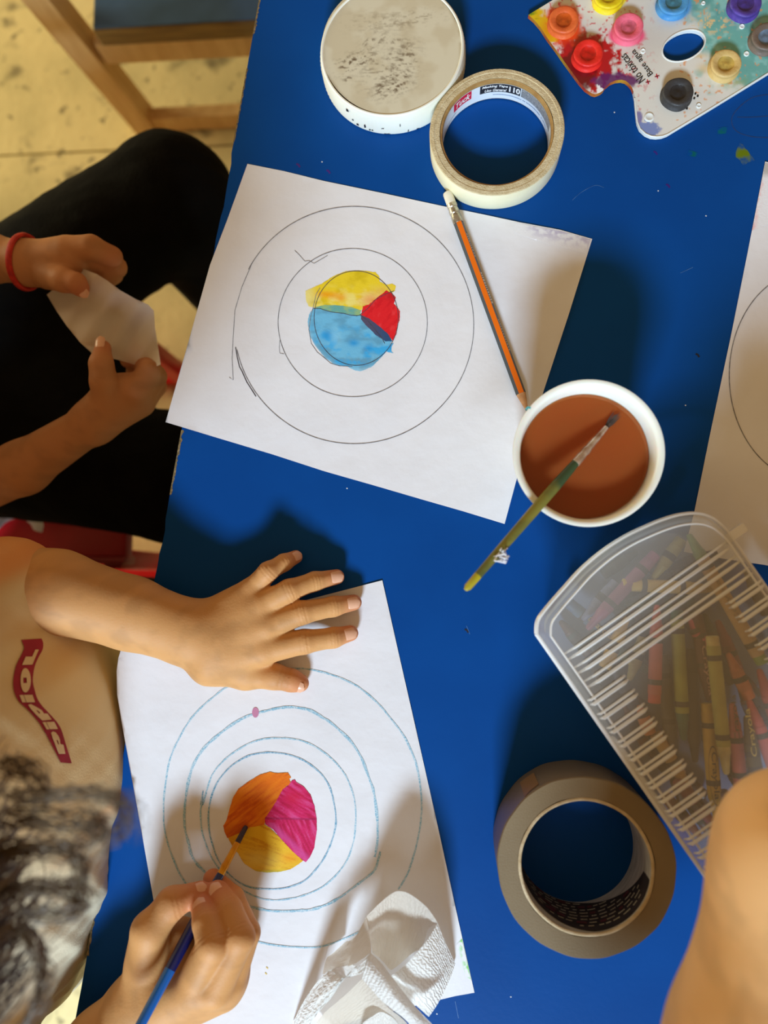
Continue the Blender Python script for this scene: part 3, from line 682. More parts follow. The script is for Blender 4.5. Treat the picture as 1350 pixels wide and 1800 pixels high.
def inn2(r): return lambda a, z: Vector((C0.x+r*math.cos(math.radians(a)), C0.y+r*math.sin(math.radians(a)), TZ+z))
f = inn2(Rc-.0005); V = []; F = []; n = 44
for i in range(n+1):
    a = 190+160*i/n; t = i/n
    lo_ = .002+.030*max(0, (t-.45)/.55)**1.6; hi_ = .030+.016*min(1, t/.55) if t < .55 else .046
    V += [f(a, lo_), f(a, hi_)]
for i in range(n): F.append((2*i, 2*i+1, 2*i+3, 2*i+2))
dl = link('core_print', mesh_of(V, F), M['label_dark'], core, 'dark label with rows of small print')
f = inn2(Rc-.0008); mbm, mbc = MB(), MB()
for row in range(8):
    a = 205.0+row*4
    while a < 335:
        w = random.uniform(3, 8); t = (a-190)/160; z = .006+row*.0047+.004*(t-.5)
        if z > .003+.030*max(0, (t+.06-.45)/.55)**1.6 and z < .026+.016*min(1, t/.55):
            k = random.random()
            if k < .22: mbm.add([f(a, z-.0012), f(a+w*1.3, z-.0012), f(a+w*1.3, z+.0016), f(a, z+.0016)], [(0, 1, 2, 3)])
            else:
                g = a
                while g < a+w:
                    d = random.uniform(.5, 1.1); mbc.add([f(g, z-.0006), f(g+d, z-.0006), f(g+d, z+.0007), f(g, z+.0007)], [(0, 1, 2, 3)]); g += d+.35
        a += w+random.uniform(2, 5)
mbm.obj('print_stripes', M['label_maroon'], bt, False); mbc.obj('small_print', M['label_cream'], bt, False)
fo = inn2(R+.0006); V = [fo(132-i*3, z) for i in range(5) for z in (h-.0005-.002*i*(1 if i < 3 else .7), .012)]
link('tape_end', mesh_of(V, [(2*i, 2*i+1, 2*i+3, 2*i+2) for i in range(4)]), mat('lifted_tape_end', (150, 112, 62), rough=.3), bt, 'lifted loose end of the tape')

# ------------------------------------------------------------------ palette
PZ = 0.0042
outp = crop([(58, 80), (90, 108), (125, 150), (160, 205), (205, 265), (250, 330), (290, 385), (330, 440), (365, 480), (400, 503), (418, 508), (432, 504), (446, 498), (460, 488), (472, 470), (500, 445), (530, 433), (560, 430), (582, 436), (600, 450), (616, 470), (625, 495), (632, 530), (635, 570), (640, 620), (645, 660), (660, 695), (690, 722), (720, 735), (750, 738), (780, 735), (810, 724), (1000, 610), (1180, 500), (1350, 395)], 3.068, 910, 0)+[(1420, 88), (1500, 30), (1560, -60), (1540, -150), (1440, -200), (1250, -190), (1060, -90), (975, -2)]
hole = [(1202+40*math.cos(t)*math.cos(-.42)-25*math.sin(t)*math.sin(-.42), 80.5+40*math.cos(t)*math.sin(-.42)+25*math.sin(t)*math.cos(-.42)) for t in [2*math.pi*i/36 for i in range(36)]]
pal = thing('paint_palette', 'white plastic painter palette splashed with paint, at the top right of the table', 'palette', P(1200, 60, 0))
def palcol(x, y):
    c = np.tile(lin((224, 222, 214)), (len(x), 1)); n = vnoise(x/26, y/26, 201, 4)
    c = mixc(c, lin((196, 190, 180)), np.exp(-((x-1135)/60)**2-((y-75)/50)**2)*.5)
    t = sstep(-26, 26, (x-1226)*.75-(y-62)*.42+(n-.5)*110); c = mixc(c, lin((96, 172, 164)), t*.95)
    c = mixc(c, lin((150, 206, 200)), t*sstep(.5, .75, vnoise(x/14, y/12, 203))*.7); c = mixc(c, lin((78, 148, 150)), t*sstep(.55, .8, vnoise(x/20, y/24, 205))*.6)
    c = mixc(c, lin((90, 150, 200)), np.exp(-((x-1180)/26)**2-((y-26)/20)**2)*.4)
    # speckles
    s = vnoise(x/5.2, y/5.2, 207, 2); c = mixc(c, lin((206, 40, 62)), sstep(.70, .74, s)*sstep(1170, 1090, x)*(y > -5)*.9)
    c = mixc(c, lin((226, 150, 90)), sstep(.75, .78, vnoise(x/7, y/6, 209, 2))*(x > 1190)*(x < 1340)*.8)
    c = mixc(c, lin((214, 188, 130)), (np.exp(-((x-1238)/12)**2-((y-120)/9)**2)+np.exp(-((x-1228)/14)**2-((y-98)/4)**2))*.7)
    c = mixc(c, lin((150, 160, 60)), np.exp(-((x-1284)/26)**2-((y-143)/9)**2)*.7*sstep(.3, .6, vnoise(x/8, y/8, 211)))
    # red spill round the red pot
    d = np.hypot((x-1030)/60, (y-106)/56)+(vnoise(x/9, y/9, 213)-.5)*.9; c = mixc(c, lin((186, 12, 28)), sstep(1.0, .78, d))
    d = np.hypot((x-1012)/40, (y-130)/50)+(vnoise(x/8, y/8, 215)-.5)*.7; c = mixc(c, lin((96, 10, 20)), sstep(1.0, .6, d)*.85)
    c = mixc(c, lin((120, 74, 20)), np.exp(-((x-1014)/13)**2-((y-60)/13)**2)*.9)
    d = np.hypot((x-1080)/46, (y-144)/20)+(vnoise(x/10, y/10, 217)-.5)*.6; c = mixc(c, lin((96, 20, 96)), sstep(1.0, .7, d)*.95)
    c = mixc(c, lin((230, 74, 26)), sstep(1.1, .75, np.hypot((x-990)/38, (y-44)/36)+(vnoise(x/9, y/9, 219)-.5)*.5))
    e = x-929-(y-26)*.55; c = mixc(c, lin((226, 190, 20)), sstep(34, 22, e+(vnoise(x/7, y/7, 221)-.5)*18)*(y < 74)); c = mixc(c, lin((96, 140, 16)), sstep(.42, .6, vnoise(x/8, y/6, 223))*sstep(26, 8, e+y*.3-4)*(y < 34)*.9)
    c = mixc(c, lin((214, 120, 14)), np.exp(-((x-962)/14)**2-((y-52)/22)**2)*.6)
    c = mixc(c, lin((236, 90, 130)), sstep(1.1, .8, np.hypot((x-1102)/34, (y-62)/20)))
    d = np.hypot((x-1138)/24, (y-226)/16)+(vnoise(x/5, y/5, 225)-.5)*.9; c = mixc(c, lin((92, 120, 190)), sstep(1.0, .7, d)*.85)
    d = np.hypot((x-1123)/7, (y-206)/12); c = mixc(c, lin((90, 80, 160)), sstep(1.1, .7, d)*.8)
    c = mixc(c, lin((74, 154, 216)), sstep(1.05, .8, np.hypot((x-1184)/34, (y-8)/30)))
    c = mixc(c, lin((240, 216, 20)), sstep(1.05, .85, np.hypot((x-1071)/33, (y+6)/25)))
    c = mixc(c, lin((246, 246, 246)), ((x > 1050) & (x < 1062) & (y > 148+ (x-1050)*.9) & (y < 166)).astype(float))
    m = np.exp(-((x-1252)/30)**2-((y-40)/17)**2); c = mixc(c, lin((226, 196, 140)), sstep(.55, .68, vnoise(x/4, y/4, 227, 3))*np.clip(m*1.6, 0, 1))
    return c
M['pal'] = vcol_mat('painted_plastic', 0.3, 0.06, 260, coat=0.3)
v, f_ = fill_poly(outp, 2.0, [hole]); x, y = v[:, 0], v[:, 1]
col = np.hstack([np.clip(palcol(x, y), 0, 1), np.ones((len(x), 1))])
link('plate', mesh_of([P(a, b, PZ) for a, b in v], f_, True, col=col), M['pal'], pal)
M['palwhite'] = mat('palette_plastic', (226, 230, 226), rough=.35)
mb = MB()
for loop in (outp, hole):
    k = len(loop); pts = [P(a, b, PZ) for a, b in loop]
    mb.tube((pts[22:68] if loop is outp else pts+[pts[0]]), .0006, 6, False)
    mb.add([p+Vector((0, 0, -.0002)) for p in pts]+[p-Vector((0, 0, .0036)) for p in pts], [(i, (i+1) % k, k+(i+1) % k, k+i) for i in range(k) if loop is hole or i > 20])
mb.obj('rim', M['palwhite'], pal, True)
pts = [P(a, b, PZ) for a, b in outp[:22]]; k = 22
MB().add(pts+[p-Vector((0, 0, .0036)) for p in pts], [(i, i+1, k+i+1, k+i) for i in range(k-1)]).obj('painted_rim', mat('rim_paint', (176, 40, 30), (196, 150, 30), 60, .4), pal, True, 'paint-covered edge')
def pot(px, py, r, hh, c1, c2, cin, name, lb, notch=0.45):
    Cp = P(px, py, hh); Cp = Vector((Cp.x, Cp.y, TZ+PZ)); Rr = rpx(r, hh, px, py); H = hh-PZ
    m1 = mat(name+'_crust', c1, c2, 130, 0.5, 0.25, 300, lo=.3, hi=.7); m2 = mat(name+'_paint', cin, tuple(int(q*.8) for q in cin), 200, 0.35, 0.2, 300)
    wb = lambda w: .012*math.sin(3*w+px)+.008*math.sin(5*w+py)
    p = MB().lathe([(Rr*1.08, -.0004), (Rr*1.06, .001), (Rr*.98, .0018), (Rr*.97, H*.7), (Rr, H*.74), (Rr, H-.0008), (Rr*.96, H-.0001), (Rr*.86, H), (Rr*.66, H-.0004), (Rr*(notch+.1), H-.0012)], Cp, 48, wob=wb).obj('paint_pot', m1, pal, True, lb, 60)
    q = MB(); pr = []
    q.lathe([(Rr*(notch+.12), H-.0012), (Rr*notch, H-.0022), (Rr*notch*.6, H-.0026), (Rr*notch*.2, H-.0018), (.0001, H-.0017)], Cp, 32, wob=wb).obj('dried_paint', m2, p, True)
POTS = [(991.5, 33, 26, .0108, (232, 112, 54), (214, 92, 40), (206, 86, 22), 'orange', 'orange paint pot'), (1034.5, 92, 26, .0108, (236, 46, 34), (222, 30, 24), (220, 30, 20), 'red', 'bright red paint pot'), (1105.6, 45, 26, .0108, (238, 112, 136), (226, 92, 116), (232, 104, 126), 'pink', 'pink paint pot'),
        (1071, -10, 26, .0108, (240, 222, 30), (226, 200, 16), (236, 210, 30), 'yellow', 'yellow paint pot'), (1185, 0, 27, .0108, (84, 156, 206), (56, 132, 196), (70, 130, 150), 'sky_blue', 'light blue paint pot'), (1312, 3, 28, .0108, (88, 66, 160), (66, 48, 134), (70, 50, 130), 'violet', 'violet paint pot'),
        (1349, 63, 27, .0108, (120, 104, 92), (98, 84, 76), (110, 130, 150), 'brown', 'dirty brown paint pot'), (1277, 110, 27, .0108, (214, 184, 122), (196, 164, 96), (206, 172, 84), 'cream', 'cream paint pot'), (1193, 160, 27, .0108, (58, 58, 60), (44, 44, 46), (40, 40, 42), 'black', 'black paint pot'),
        (1400, 0, 27, .0108, (60, 140, 70), (44, 120, 60), (60, 140, 70), 'green', 'green paint pot')]
for p in POTS: pot(*p)
for px, py, r in ((1228, 186, 5), (1141, 206, 9), (1130, 90, 5), (1304, 47, 5), (1312, 95, 5), (1236, 6, 4)):
    Cp = P(px, py, PZ); MB().lathe([(rpx(r, PZ), -.0002), (rpx(r*.9, PZ), .0006), (rpx(r*.7, PZ), .0008), (rpx(r*.5, PZ), .0004), (.0001, .0003)], Cp, 24).obj('moulding_dimple', M['palwhite'], pal, True)
def ptext(t, px, py, w, hh, d=(-.605, -.796)):
    up = (-d[1]*-1, d[0]*1); up = (d[1], -d[0])
    # photo y runs down: 'up' of the lettering is the direction turned a quarter left
    up = (d[1], -d[0])
    text_on(t, lambda u, v: P(px+d[0]*u+up[0]*v, py+d[1]*u+up[1]*v, PZ+.0003), w, hh, 'printed_words', M['black_print'], pal, .005)
ptext('No tóxicas', 1135, 139, 58, 15)
ptext('Base agua', 1151, 127, 54, 14)
for q in ((1139, 144), (1155, 134)):
    ribbon([(q[0]-4, q[1]+1), (q[0]+4, q[1]-1)], 2, lambda x, y: PZ+.0003, 'printed_cross', mat('printed_cross', (150, 60, 70)), pal)
    ribbon([(q[0]-1, q[1]-4), (q[0]+1, q[1]+4)], 2, lambda x, y: PZ+.0003, 'printed_cross', M['label_red'], pal)
for q in ((1221, 164), (1219, 172), (1206, 190), (1225, 168)): ribbon([q, (q[0]+3, q[1]+1)], 4, lambda x, y: PZ+.0003, 'black_drip', M['black_print'], pal)

# ------------------------------------------------------------------ pencil
r = 0.0037
a0, a1 = P(786, 338, r+.0006), P(929, 728, r+.0006)
pen = thing('pencil', 'black and orange striped pencil with a white eraser, lying across the first painting', 'pencil', P(850, 520, 0))
D = (a1-a0); Lp = D.length; D.normalize(); S = Vector((0, 0, 1)).cross(D).normalized(); U = D.cross(S)
def hexring(p, rr, rot=0): return [p+(S*math.cos(w)+U*math.sin(w))*rr for w in [math.pi/3*k+rot for k in range(6)]]
M['pen_dark'] = mat('black_pencil_paint', (58, 64, 68), rough=.4); M['pen_orange'] = mat('orange_pencil_paint', (238, 112, 12), rough=.4)
M['silver'] = mat('ferrule_metal', (206, 200, 184), (150, 140, 120), 200, 0.3, metal=.85); M['eraser'] = mat('white_eraser', (228, 222, 204), (206, 200, 184), 90, .8); M['bare_wood'] = mat('bare_cedar', (206, 156, 108), (180, 126, 80), 200, .7); M['lead'] = mat('graphite', (40, 40, 44), rough=.4)
s0, s1 = .026, Lp-.016
V = hexring(a0+D*s0, r)+hexring(a0+D*s1, r); mb = MB()
for k in range(6): mb.add([V[k], V[(k+1) % 6], V[6+(k+1) % 6], V[6+k]], [(0, 1, 2, 3)], 1 if k in (1, 4) else 0)
body = mb.obj('barrel', [M['pen_dark'], M['pen_orange']], pen, False)
MB().tube([a0+D*s1, a0+D*(Lp-.004)], [r*.95, r*.3], 12).obj('sharpened_wood', M['bare_wood'], pen)
MB().tube([a0+D*(Lp-.004), a0+D*Lp], [r*.3, .0003], 8).obj('lead', M['lead'], pen)
MB().tube([a0+D*t for t in (.010, .0105, .013, .0135, .0145, .015, .018, .0185, .0195, .020, .0255, .026)], [r*1.02, r*1.08, r*1.08, r*.98, r*.98, r*1.08, r*1.08, r*.98, r*.98, r*1.08, r*1.08, r*1.0], 16).obj('ferrule', M['silver'], pen)
MB().tube([a0+D*t for t in (0, .0006, .002, .0104)], [r*.6, r*.9, r, r], 16).obj('eraser', M['eraser'], pen)
n3 = (S*math.cos(math.pi/6*1)+U*math.sin(math.pi/6*1)); w3 = D.cross(n3)
n3 = (S*-1*math.cos(math.pi/6)+U*math.sin(math.pi/6)); 
for side in (1,):
    nn = (S*math.cos(math.pi/6)+U*math.sin(math.pi/6))*r*math.cos(math.pi/6); t3 = D.cross(nn.normalized())
    mbp = MB()
    for lo_, hi_, sz in ((.036, .056, .0009), (.068, .092, .0022), (.106, .130, .0010)):
        q = lo_
        while q < hi_:
            w = random.uniform(.0008, .0018); o = a0+D*q+nn*1.02; mbp.add([o-t3*sz*.6, o+D*w-t3*sz*.5, o+D*(w*1.1)+t3*sz*.6, o+D*.0002+t3*sz*.45], [(0, 1, 2, 3)]); q += w+.0007
    mbp.obj('gilt_lettering', M['white_text'], pen, False)

# ------------------------------------------------------------------ paint water cup
h = 0.075
C = P(1034.5, 795, h); C0 = Vector((C.x, C.y, TZ)); R = rpx(134, h, 1034, 795); Rw = .0455
cup = thing('plastic_cup', 'white plastic tub holding orange-brown paint water', 'cup', C0)
M['cup'] = mat('white_cup_plastic', (240, 240, 230), (234, 234, 222), 20, 0.35, sss=0.35)
wb = lambda w: .006*math.sin(2*w+.3)
MB().lathe([(.0001, .0008), (R*.70, .0008), (R*.74, .002), (R*.94, h-.012), (R*.97, h-.010), (R*.985, h-.003), (R, h-.0015), (R*.995, h-.0002), (R*.97, h), (R*.92, h-.0006), (R*.895, h-.003), (R*.885, h-.012), (R*.70, .004), (.0001, .003)], C0, 96, wob=wb).obj('tub', M['cup'], cup, True, sharp=50)
for q in ((928, 716),): ribbon([(q[0]-4, q[1]+4), (q[0], q[1]), (q[0]+5, q[1]+1)], 4, lambda x, y: h+.0004, 'teal_paint_mark', mat('teal_mark', (80, 170, 170)), cup)
for q in (): ribbon([(q[0]-8, q[1]-6), (q[0]+6, q[1]+7)], 6, lambda x, y: h+.0003, 'pink_stain', mat('pink_tint', (232, 208, 196)), cup)
wz = 0.060; RW = R*(.70+(.885-.70)*(wz-.004)/(h-.016))
m, nt, b = _nodes('paint_water'); b.inputs['Base Color'].default_value = L4((178, 92, 42)); b.inputs['Roughness'].default_value = .08
b.inputs['Subsurface Weight'].default_value = .5; b.inputs['Subsurface Radius'].default_value = (.03, .012, .005); b.inputs['Subsurface Scale'].default_value = 1
tr = nt.nodes.new('ShaderNodeBsdfTransparent'); tr.inputs[0].default_value = (.9, .5, .25, 1); mx = nt.nodes.new('ShaderNodeMixShader'); mx.inputs[0].default_value = .62
nt.links.new(tr.outputs[0], mx.inputs[1]); nt.links.new(b.outputs[0], mx.inputs[2]); nt.links.new(mx.outputs[0], nt.nodes['Material Output'].inputs['Surface'])
M['water_bed'] = mat('murky_sediment', (150, 66, 26), (136, 56, 22), 30, .9)
wt = thing('paint_water', 'murky orange-brown paint water filling the white tub', 'water', C0+Vector((0, 0, .01)))
MB().lathe([(RW-.0006, wz), (RW*.5, wz), (.0001, wz)], C0, 64, wob=wb).obj('water_surface', m, wt, True)
MB().lathe([(RW-.0009, wz-.006), (RW*.5, wz-.010), (.0001, wz-.011)], C0, 64, wob=wb).obj('cloudy_depth', M['water_bed'], wt, True)

# ------------------------------------------------------------------ brush leaning in the cup
def brush_axis(tip, zt, end, cross, zc):
    T = P(tip[0], tip[1], zt); lo_, hi_ = zt, .4
    for _ in range(50):
        ze = (lo_+hi_)/2; E = P(end[0], end[1], ze)
        best = min((abs((T+(E-T)*k).x-P(cross[0], cross[1], zc).x), k) for k in [i/400 for i in range(401)])[1]
        if (T+(E-T)*best).z > TZ+zc: hi_ = ze
        else: lo_ = ze
    return T, E
T, E = brush_axis((1078, 737), wz+.0012, (818, 1037), (938, 898), h+.0032)
bd = (E-T).normalized(); BL = (E-T).length
br = thing('paint_brush', 'paint-streaked wooden brush leaning in the paint water tub', 'brush', T)
M['streaked'] = mat('streaked_handle', (128, 120, 48), (52, 74, 46), 34, .4, .05, 200, lo=.38, hi=.62)
M['yellow_tip'] = mat('yellow_handle_end', (176, 160, 30), (150, 134, 40), 60, .4); M['silver2'] = mat('worn_ferrule', (214, 196, 176), (150, 110, 84), 160, .3, metal=.6); M['bristle'] = mat('dark_bristles', (52, 44, 42), (80, 60, 46), 300, .8, stretch=(1, 1, .2))
def bp(t): return T+bd*(BL*t)
MB().tube([bp(t) for t in (.27, .30, .40, .55, .8, .92)], [.0026, .0030, .0035, .0034, .0029, .0026], 14).obj('handle', M['streaked'], br)
MB().tube([bp(t) for t in (.92, .985, 1.0)], [.0026, .0024, .0012], 12).obj('handle_end', M['yellow_tip'], br, label='yellow painted handle end')
MB().tube([bp(t) for t in (.05, .12, .18, .185, .20, .205, .22, .225, .27)], [.0016, .0021, .0025, .0028, .0028, .0025, .0026, .0029, .0029], 14).obj('ferrule', M['silver2'], br)
mb = MB()
for i in range(26):
    a = random.uniform(0, 6.28); q = random.uniform(0, .0012); o = Vector((math.cos(a), math.sin(a), 0))*q; mb.tube([bp(.055)+o*.8, bp(.01)+o*2.2, bp(-.022)+o*2.6+Vector((0, 0, .0012))], [.0004, .0004, .0001], 4)
mb.obj('bristles', M['bristle'], br)
mb = MB()
for i in range(10):
    q = bp(.80+random.uniform(-.012, .012))+Vector((.002, -.001, .001)); mb.tube([q+Vector([random.uniform(-.004, .005) for _ in range(3)]) for _ in range(4)], [.0005, .0008, .0006, .0002], 5)
mb.obj('paper_shred', M['paper'], br, label='white fluff stuck to the handle')

# ------------------------------------------------------------------ crayon box
U2 = np.array((.572, .820)); N2 = np.array((.820, -.572)); ZL = .058
half = [(945, 1115), (945.5, 1098), (951, 1084), (970, 1060), (993, 1034), (1020, 1004), (1048, 979), (1075, 959), (1103, 942), (1130, 929), (1158, 917), (1185, 908), (1206, 904), (1222, 903), (1237, 905), (1252, 911), (1264, 920), (1278, 934), (1290, 951)]
K2 = 1403+2080
far = [tuple(np.array(p)+(K2-2*(np.array(p)@U2))*U2) for p in reversed(half)]
lidpx = [tuple(q) for q in cmr(half, 3)]+[tuple(q) for q in cmr(far, 3)]
lidw = [P(a, b, ZL) for a, b in lidpx]; cen = sum(lidw, Vector())/len(lidw); uw = (P(945+.572*300, 1122+.82*300, ZL)-P(945, 1122, ZL)).normalized(); nw = Vector((-uw.y, uw.x, 0))
if nw.x < 0: nw = -nw
hl = max(abs((p-cen).dot(uw)) for p in lidw); hw = max(abs((p-cen).dot(nw)) for p in lidw)
def ring(ins, z): # inset by a distance
    return [Vector((cen.x, cen.y, TZ+z))+uw*(p-cen).dot(uw)*(1-ins/hl)+nw*(p-cen).dot(nw)*(1-ins/hw) for p in lidw]
bx = thing('crayon_box', 'clear plastic box with a ribbed lid, full of crayons', 'box', Vector((cen.x, cen.y, TZ)))
M['box'] = sheet_mat('clear_box_plastic', (226, 230, 226), .24, (.97, .98, .97), .25)
M['boxlid'] = sheet_mat('frosted_lid_plastic', (228, 224, 216), .29, (.96, .95, .92), .28)
M['boxrib'] = sheet_mat('lid_rib_plastic', (250, 250, 248), .62, (1, 1, 1), .18)
def loft(rings, top=None, bottom=None):
    k = len(rings[0]); V = [p for r_ in rings for p in r_]; F = []
    for i in range(len(rings)-1):
        for j in range(k): F.append((i*k+j, i*k+(j+1) % k, (i+1)*k+(j+1) % k, (i+1)*k+j))
    if bottom: F.append(tuple(range(k-1, -1, -1)))
    if top: F.append(tuple((len(rings)-1)*k+j for j in range(k)))
    return V, F
MB().add(*loft([ring(.010, .0008), ring(.0085, .0016), ring(.0045, .052), ring(.002, .0535), ring(.001, .0545)], bottom=True)).obj('tray', M['box'], bx, True, sharp=40)
lidb = MB().add(*loft([ring(.0002, .0535), ring(0, .0575), ring(.0012, .0595), ring(.004, .0608), ring(.0075, .0612)], top=True)).obj('lid', M['boxlid'], bx, True, sharp=40)
mb = MB()
for z, ins in ((.0575, -.0002), (.0545, -.0006), (.0608, .0062)):
    q = ring(ins, z); mb.tube(q+[q[0]], .0011 if z < .06 else .0008, 6, False)
mb.obj('rim', M['boxrib'], bx)
ZR = .0614
def rib(n0, n1, u):
    pts = [P(*(N2*(n0+(n1-n0)*t)+U2*u), ZR) for t in [i/10 for i in range(11)]]
    pts[0].z -= .005; pts[0] += (pts[1]-pts[0])*.3; pts[-1].z -= .0015
    mb = MB()
    hw_ = .0021 if n1-n0 > 200 else .0016
    for o, q in ((-hw_, .0009), (hw_, .0013)): mb.tube([p+uw*o for p in pts], [.0006]+[q]*9+[.0007], 6)
    mb.obj('lid_rib', M['boxrib'], bx)
for i in range(3): rib(143, 510, 1518+30*i)
for i in range(3, 17):
    rib(141, 222, 1518+30*i); rib(440, 515, 1518+30*i)
MB().box(P(1125, 1368, .048), (.058, .0045, .020), Matrix.Rotation(math.atan2(uw.y, uw.x), 3, 'Z'), .0018).obj('clasp', M['boxrib'], bx, label='snap clasp on the long side')
MB().box(P(1292, 938, .057), (.007, .016, .004), Matrix.Rotation(math.atan2(uw.y, uw.x), 3, 'Z'), .0015).obj('hinge_tab', M['boxrib'], bx)

# crayons: (tip pixel, butt pixel, level, wax colour, wrapper colour, look)
CR = [((1210, 939), (1341, 1166), 4, (120, 150, 70), (196, 160, 112), 'long tan crayon with a green tip, running under the three lid ribs'),
      ((1147, 1018), (1198, 948), 3, (150, 140, 70), (156, 148, 88), 'short olive crayon near the rounded end of the box'),
      ((1262, 1036), (1094, 1027), 3, (206, 178, 80), (206, 176, 84), 'yellow crayon lying crosswise under the first lid ribs'),
      ((1032, 1106), (1153, 974), 3, (150, 80, 120), (140, 88, 118), 'purple crayon slanting near the rounded corner of the box'),
      ((1155, 1063), (1150, 1236), 3, (206, 70, 54), (196, 92, 76), 'light red crayon left of the long green one'),
      ((1202, 1301), (1189, 1072), 3, (52, 112, 98), (158, 164, 78), 'long yellow-green crayon with a teal tip'),
      ((1277, 1361), (1252, 1118), 4, (216, 196, 128), (176, 170, 86), 'long olive-yellow crayon with a cream tip'),
      ((1259, 1440), (1243, 1236), 3, (214, 174, 60), (208, 168, 72), 'mustard yellow crayon with a name printed in an oval'),
      ((1247, 1232), (1224, 1080), 3, (90, 54, 54), (96, 62, 58), 'dark brown crayon with pale lettering'),
      ((1287, 1236), (1304, 1400), 3, (204, 96, 96), (198, 104, 98), 'dusty pink crayon beside the arm'),
      ((1312, 1258), (1334, 1390), 4, (90, 76, 50), (96, 84, 54), 'black crayon with gold lettering'),
      ((1316, 1230), (1380, 1400), 3, (226, 92, 92), (222, 96, 94), 'coral crayon at the right edge of the frame'),
      ((1261, 1090), (1310, 1216), 2, (140, 52, 60), (130, 58, 58), 'dark red crayon beside the long tan one'),
      ((1334, 1176), (1376, 1300), 3, (190, 60, 52), (184, 66, 56), 'brick red crayon under the right short ribs'),
      ((1279, 1148), (1318, 1228), 3, (200, 104, 58), (192, 104, 62), 'short rust orange crayon'),
      ((1213, 1088), (1242, 1140), 3, (214, 92, 110), (206, 92, 106), 'broken pink crayon stub in the middle'),
      ((1103, 1085), (1062, 1174), 3, (214, 176, 60), (204, 168, 66), 'stubby yellow crayon under the left rib ends'),
      ((1123, 1240), (1143, 1290), 2, (222, 130, 70), (214, 130, 74), 'small orange crayon piece under the left short ribs'),
      ((1024, 1090), (1084, 1024), 2, (120, 130, 170), (116, 124, 158), 'lavender blue crayon near the left corner of the box'),
      ((1100, 1062), (1220, 1058), 2, (46, 78, 62), (54, 82, 66), 'dark green crayon lying crosswise under the yellow one'),
      ((1215, 1392), (1152, 1290), 2, (216, 172, 96), (204, 164, 98), 'buff crayon following the left row of short ribs'),
      ((1182, 1330), (1164, 1150), 2, (92, 86, 80), (88, 82, 76), 'grey crayon between the red and the green one'),
      ((1222, 1340), (1214, 1140), 2, (70, 62, 58), (74, 66, 62), 'charcoal crayon right of the long green one'),
      ((1106, 1196), (1132, 1120), 2, (176, 168, 110), (166, 158, 106), 'pale khaki crayon at the left ribs'),
      ((1262, 1460), (1190, 1370), 2, (150, 70, 70), (132, 66, 66), 'maroon crayon near the brown tape'),
      ((1310, 1000), (1350, 1080), 3, (84, 74, 66), (92, 82, 70), 'grey-brown crayon by the hinge side'),
      ((1170, 1000), (1260, 975), 2, (64, 70, 92), (68, 72, 88), 'slate blue crayon by the rounded end'),
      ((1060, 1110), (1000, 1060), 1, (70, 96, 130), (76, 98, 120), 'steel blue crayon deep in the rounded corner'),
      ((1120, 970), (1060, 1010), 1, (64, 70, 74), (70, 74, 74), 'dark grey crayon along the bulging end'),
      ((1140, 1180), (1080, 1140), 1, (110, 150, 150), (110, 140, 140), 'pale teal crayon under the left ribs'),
      ((1100, 1230), (1160, 1290), 1, (120, 120, 160), (110, 112, 142), 'dull violet crayon deep under the short ribs')]
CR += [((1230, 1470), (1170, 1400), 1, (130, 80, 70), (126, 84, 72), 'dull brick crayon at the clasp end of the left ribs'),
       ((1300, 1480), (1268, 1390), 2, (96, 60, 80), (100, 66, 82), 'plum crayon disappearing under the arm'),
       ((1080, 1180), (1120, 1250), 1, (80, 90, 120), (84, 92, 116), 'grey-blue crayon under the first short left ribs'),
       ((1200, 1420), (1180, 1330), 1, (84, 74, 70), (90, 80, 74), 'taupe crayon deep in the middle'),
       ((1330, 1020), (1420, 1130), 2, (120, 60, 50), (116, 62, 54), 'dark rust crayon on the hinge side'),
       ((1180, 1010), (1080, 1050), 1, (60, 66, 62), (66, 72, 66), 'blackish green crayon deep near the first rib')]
M['band'] = mat('crayon_band', (60, 54, 50), rough=.7)
LV = [.0068, .0164, .0262, .0360, .0462]
def crayon(tp, bt_, lv, wax, wrap, label, r=.0043, group=None, zoff=0):
    z = LV[lv]+zoff; a, b = P(tp[0], tp[1], z), P(bt_[0], bt_[1], z); L = (b-a).length; d = (b-a).normalized()
    o = thing('crayon', label, 'crayon', (a+b)/2, group)
    m1 = mat('crayon_wax', wax, tuple(int(q*.85) for q in wax), 120, .45); m2 = mat('crayon_wrapper', wrap, tuple(int(q*.9) for q in wrap), 90, .75)
    q = [a+d*t for t in (0, .0012, min(.012, L*.3), min(.013, L*.32), min(.018, L*.4))]
    MB().tube(q, [.0012, .0020, .0034, r*.93, r*.93], 12).obj('wax_tip', m1, o)
    s = min(.0175, L*.38)
    MB().tube([a+d*s, b-d*.006], [r, r], 14).obj('wrapper', m2, o)
    MB().tube([b-d*.0065, b-d*.0004, b], [r*.93, r*.93, r*.8], 12).obj('wax_butt', m1, o)
    for t in (s+.004, L-.0155):
        if t < L-.012 or t > s+.005: MB().tube([a+d*t, a+d*(t+.0035)], [r+.00015]*2, 14, False).obj('wrapper_band', M['band'], o)
    return o, a, b, d, r
CRO = [crayon(*c) for c in CR]
def ctx(i, t, w, hh, start, m, flip=False, off=0.0):
    o, a, b, d, r = CRO[i]; s = Vector((0, 0, 1)).cross(d).normalized()
    if flip: a, d, s = b, -d, -s
    def fn(u, v):
        q = (v-hh/2)/r; return a+d*(start+u)+(s*math.sin(q)+Vector((0, 0, 1))*math.cos(q))*(r+.00025)
    text_on(t, fn, w, hh, 'wrapper_print', m, o, .01)
    return fn
M['gold_print'] = mat('gold_print', (206, 180, 90)); M['pink_print'] = mat('pink_print', (206, 160, 150)); M['dark_print'] = mat('dark_print', (60, 54, 36))
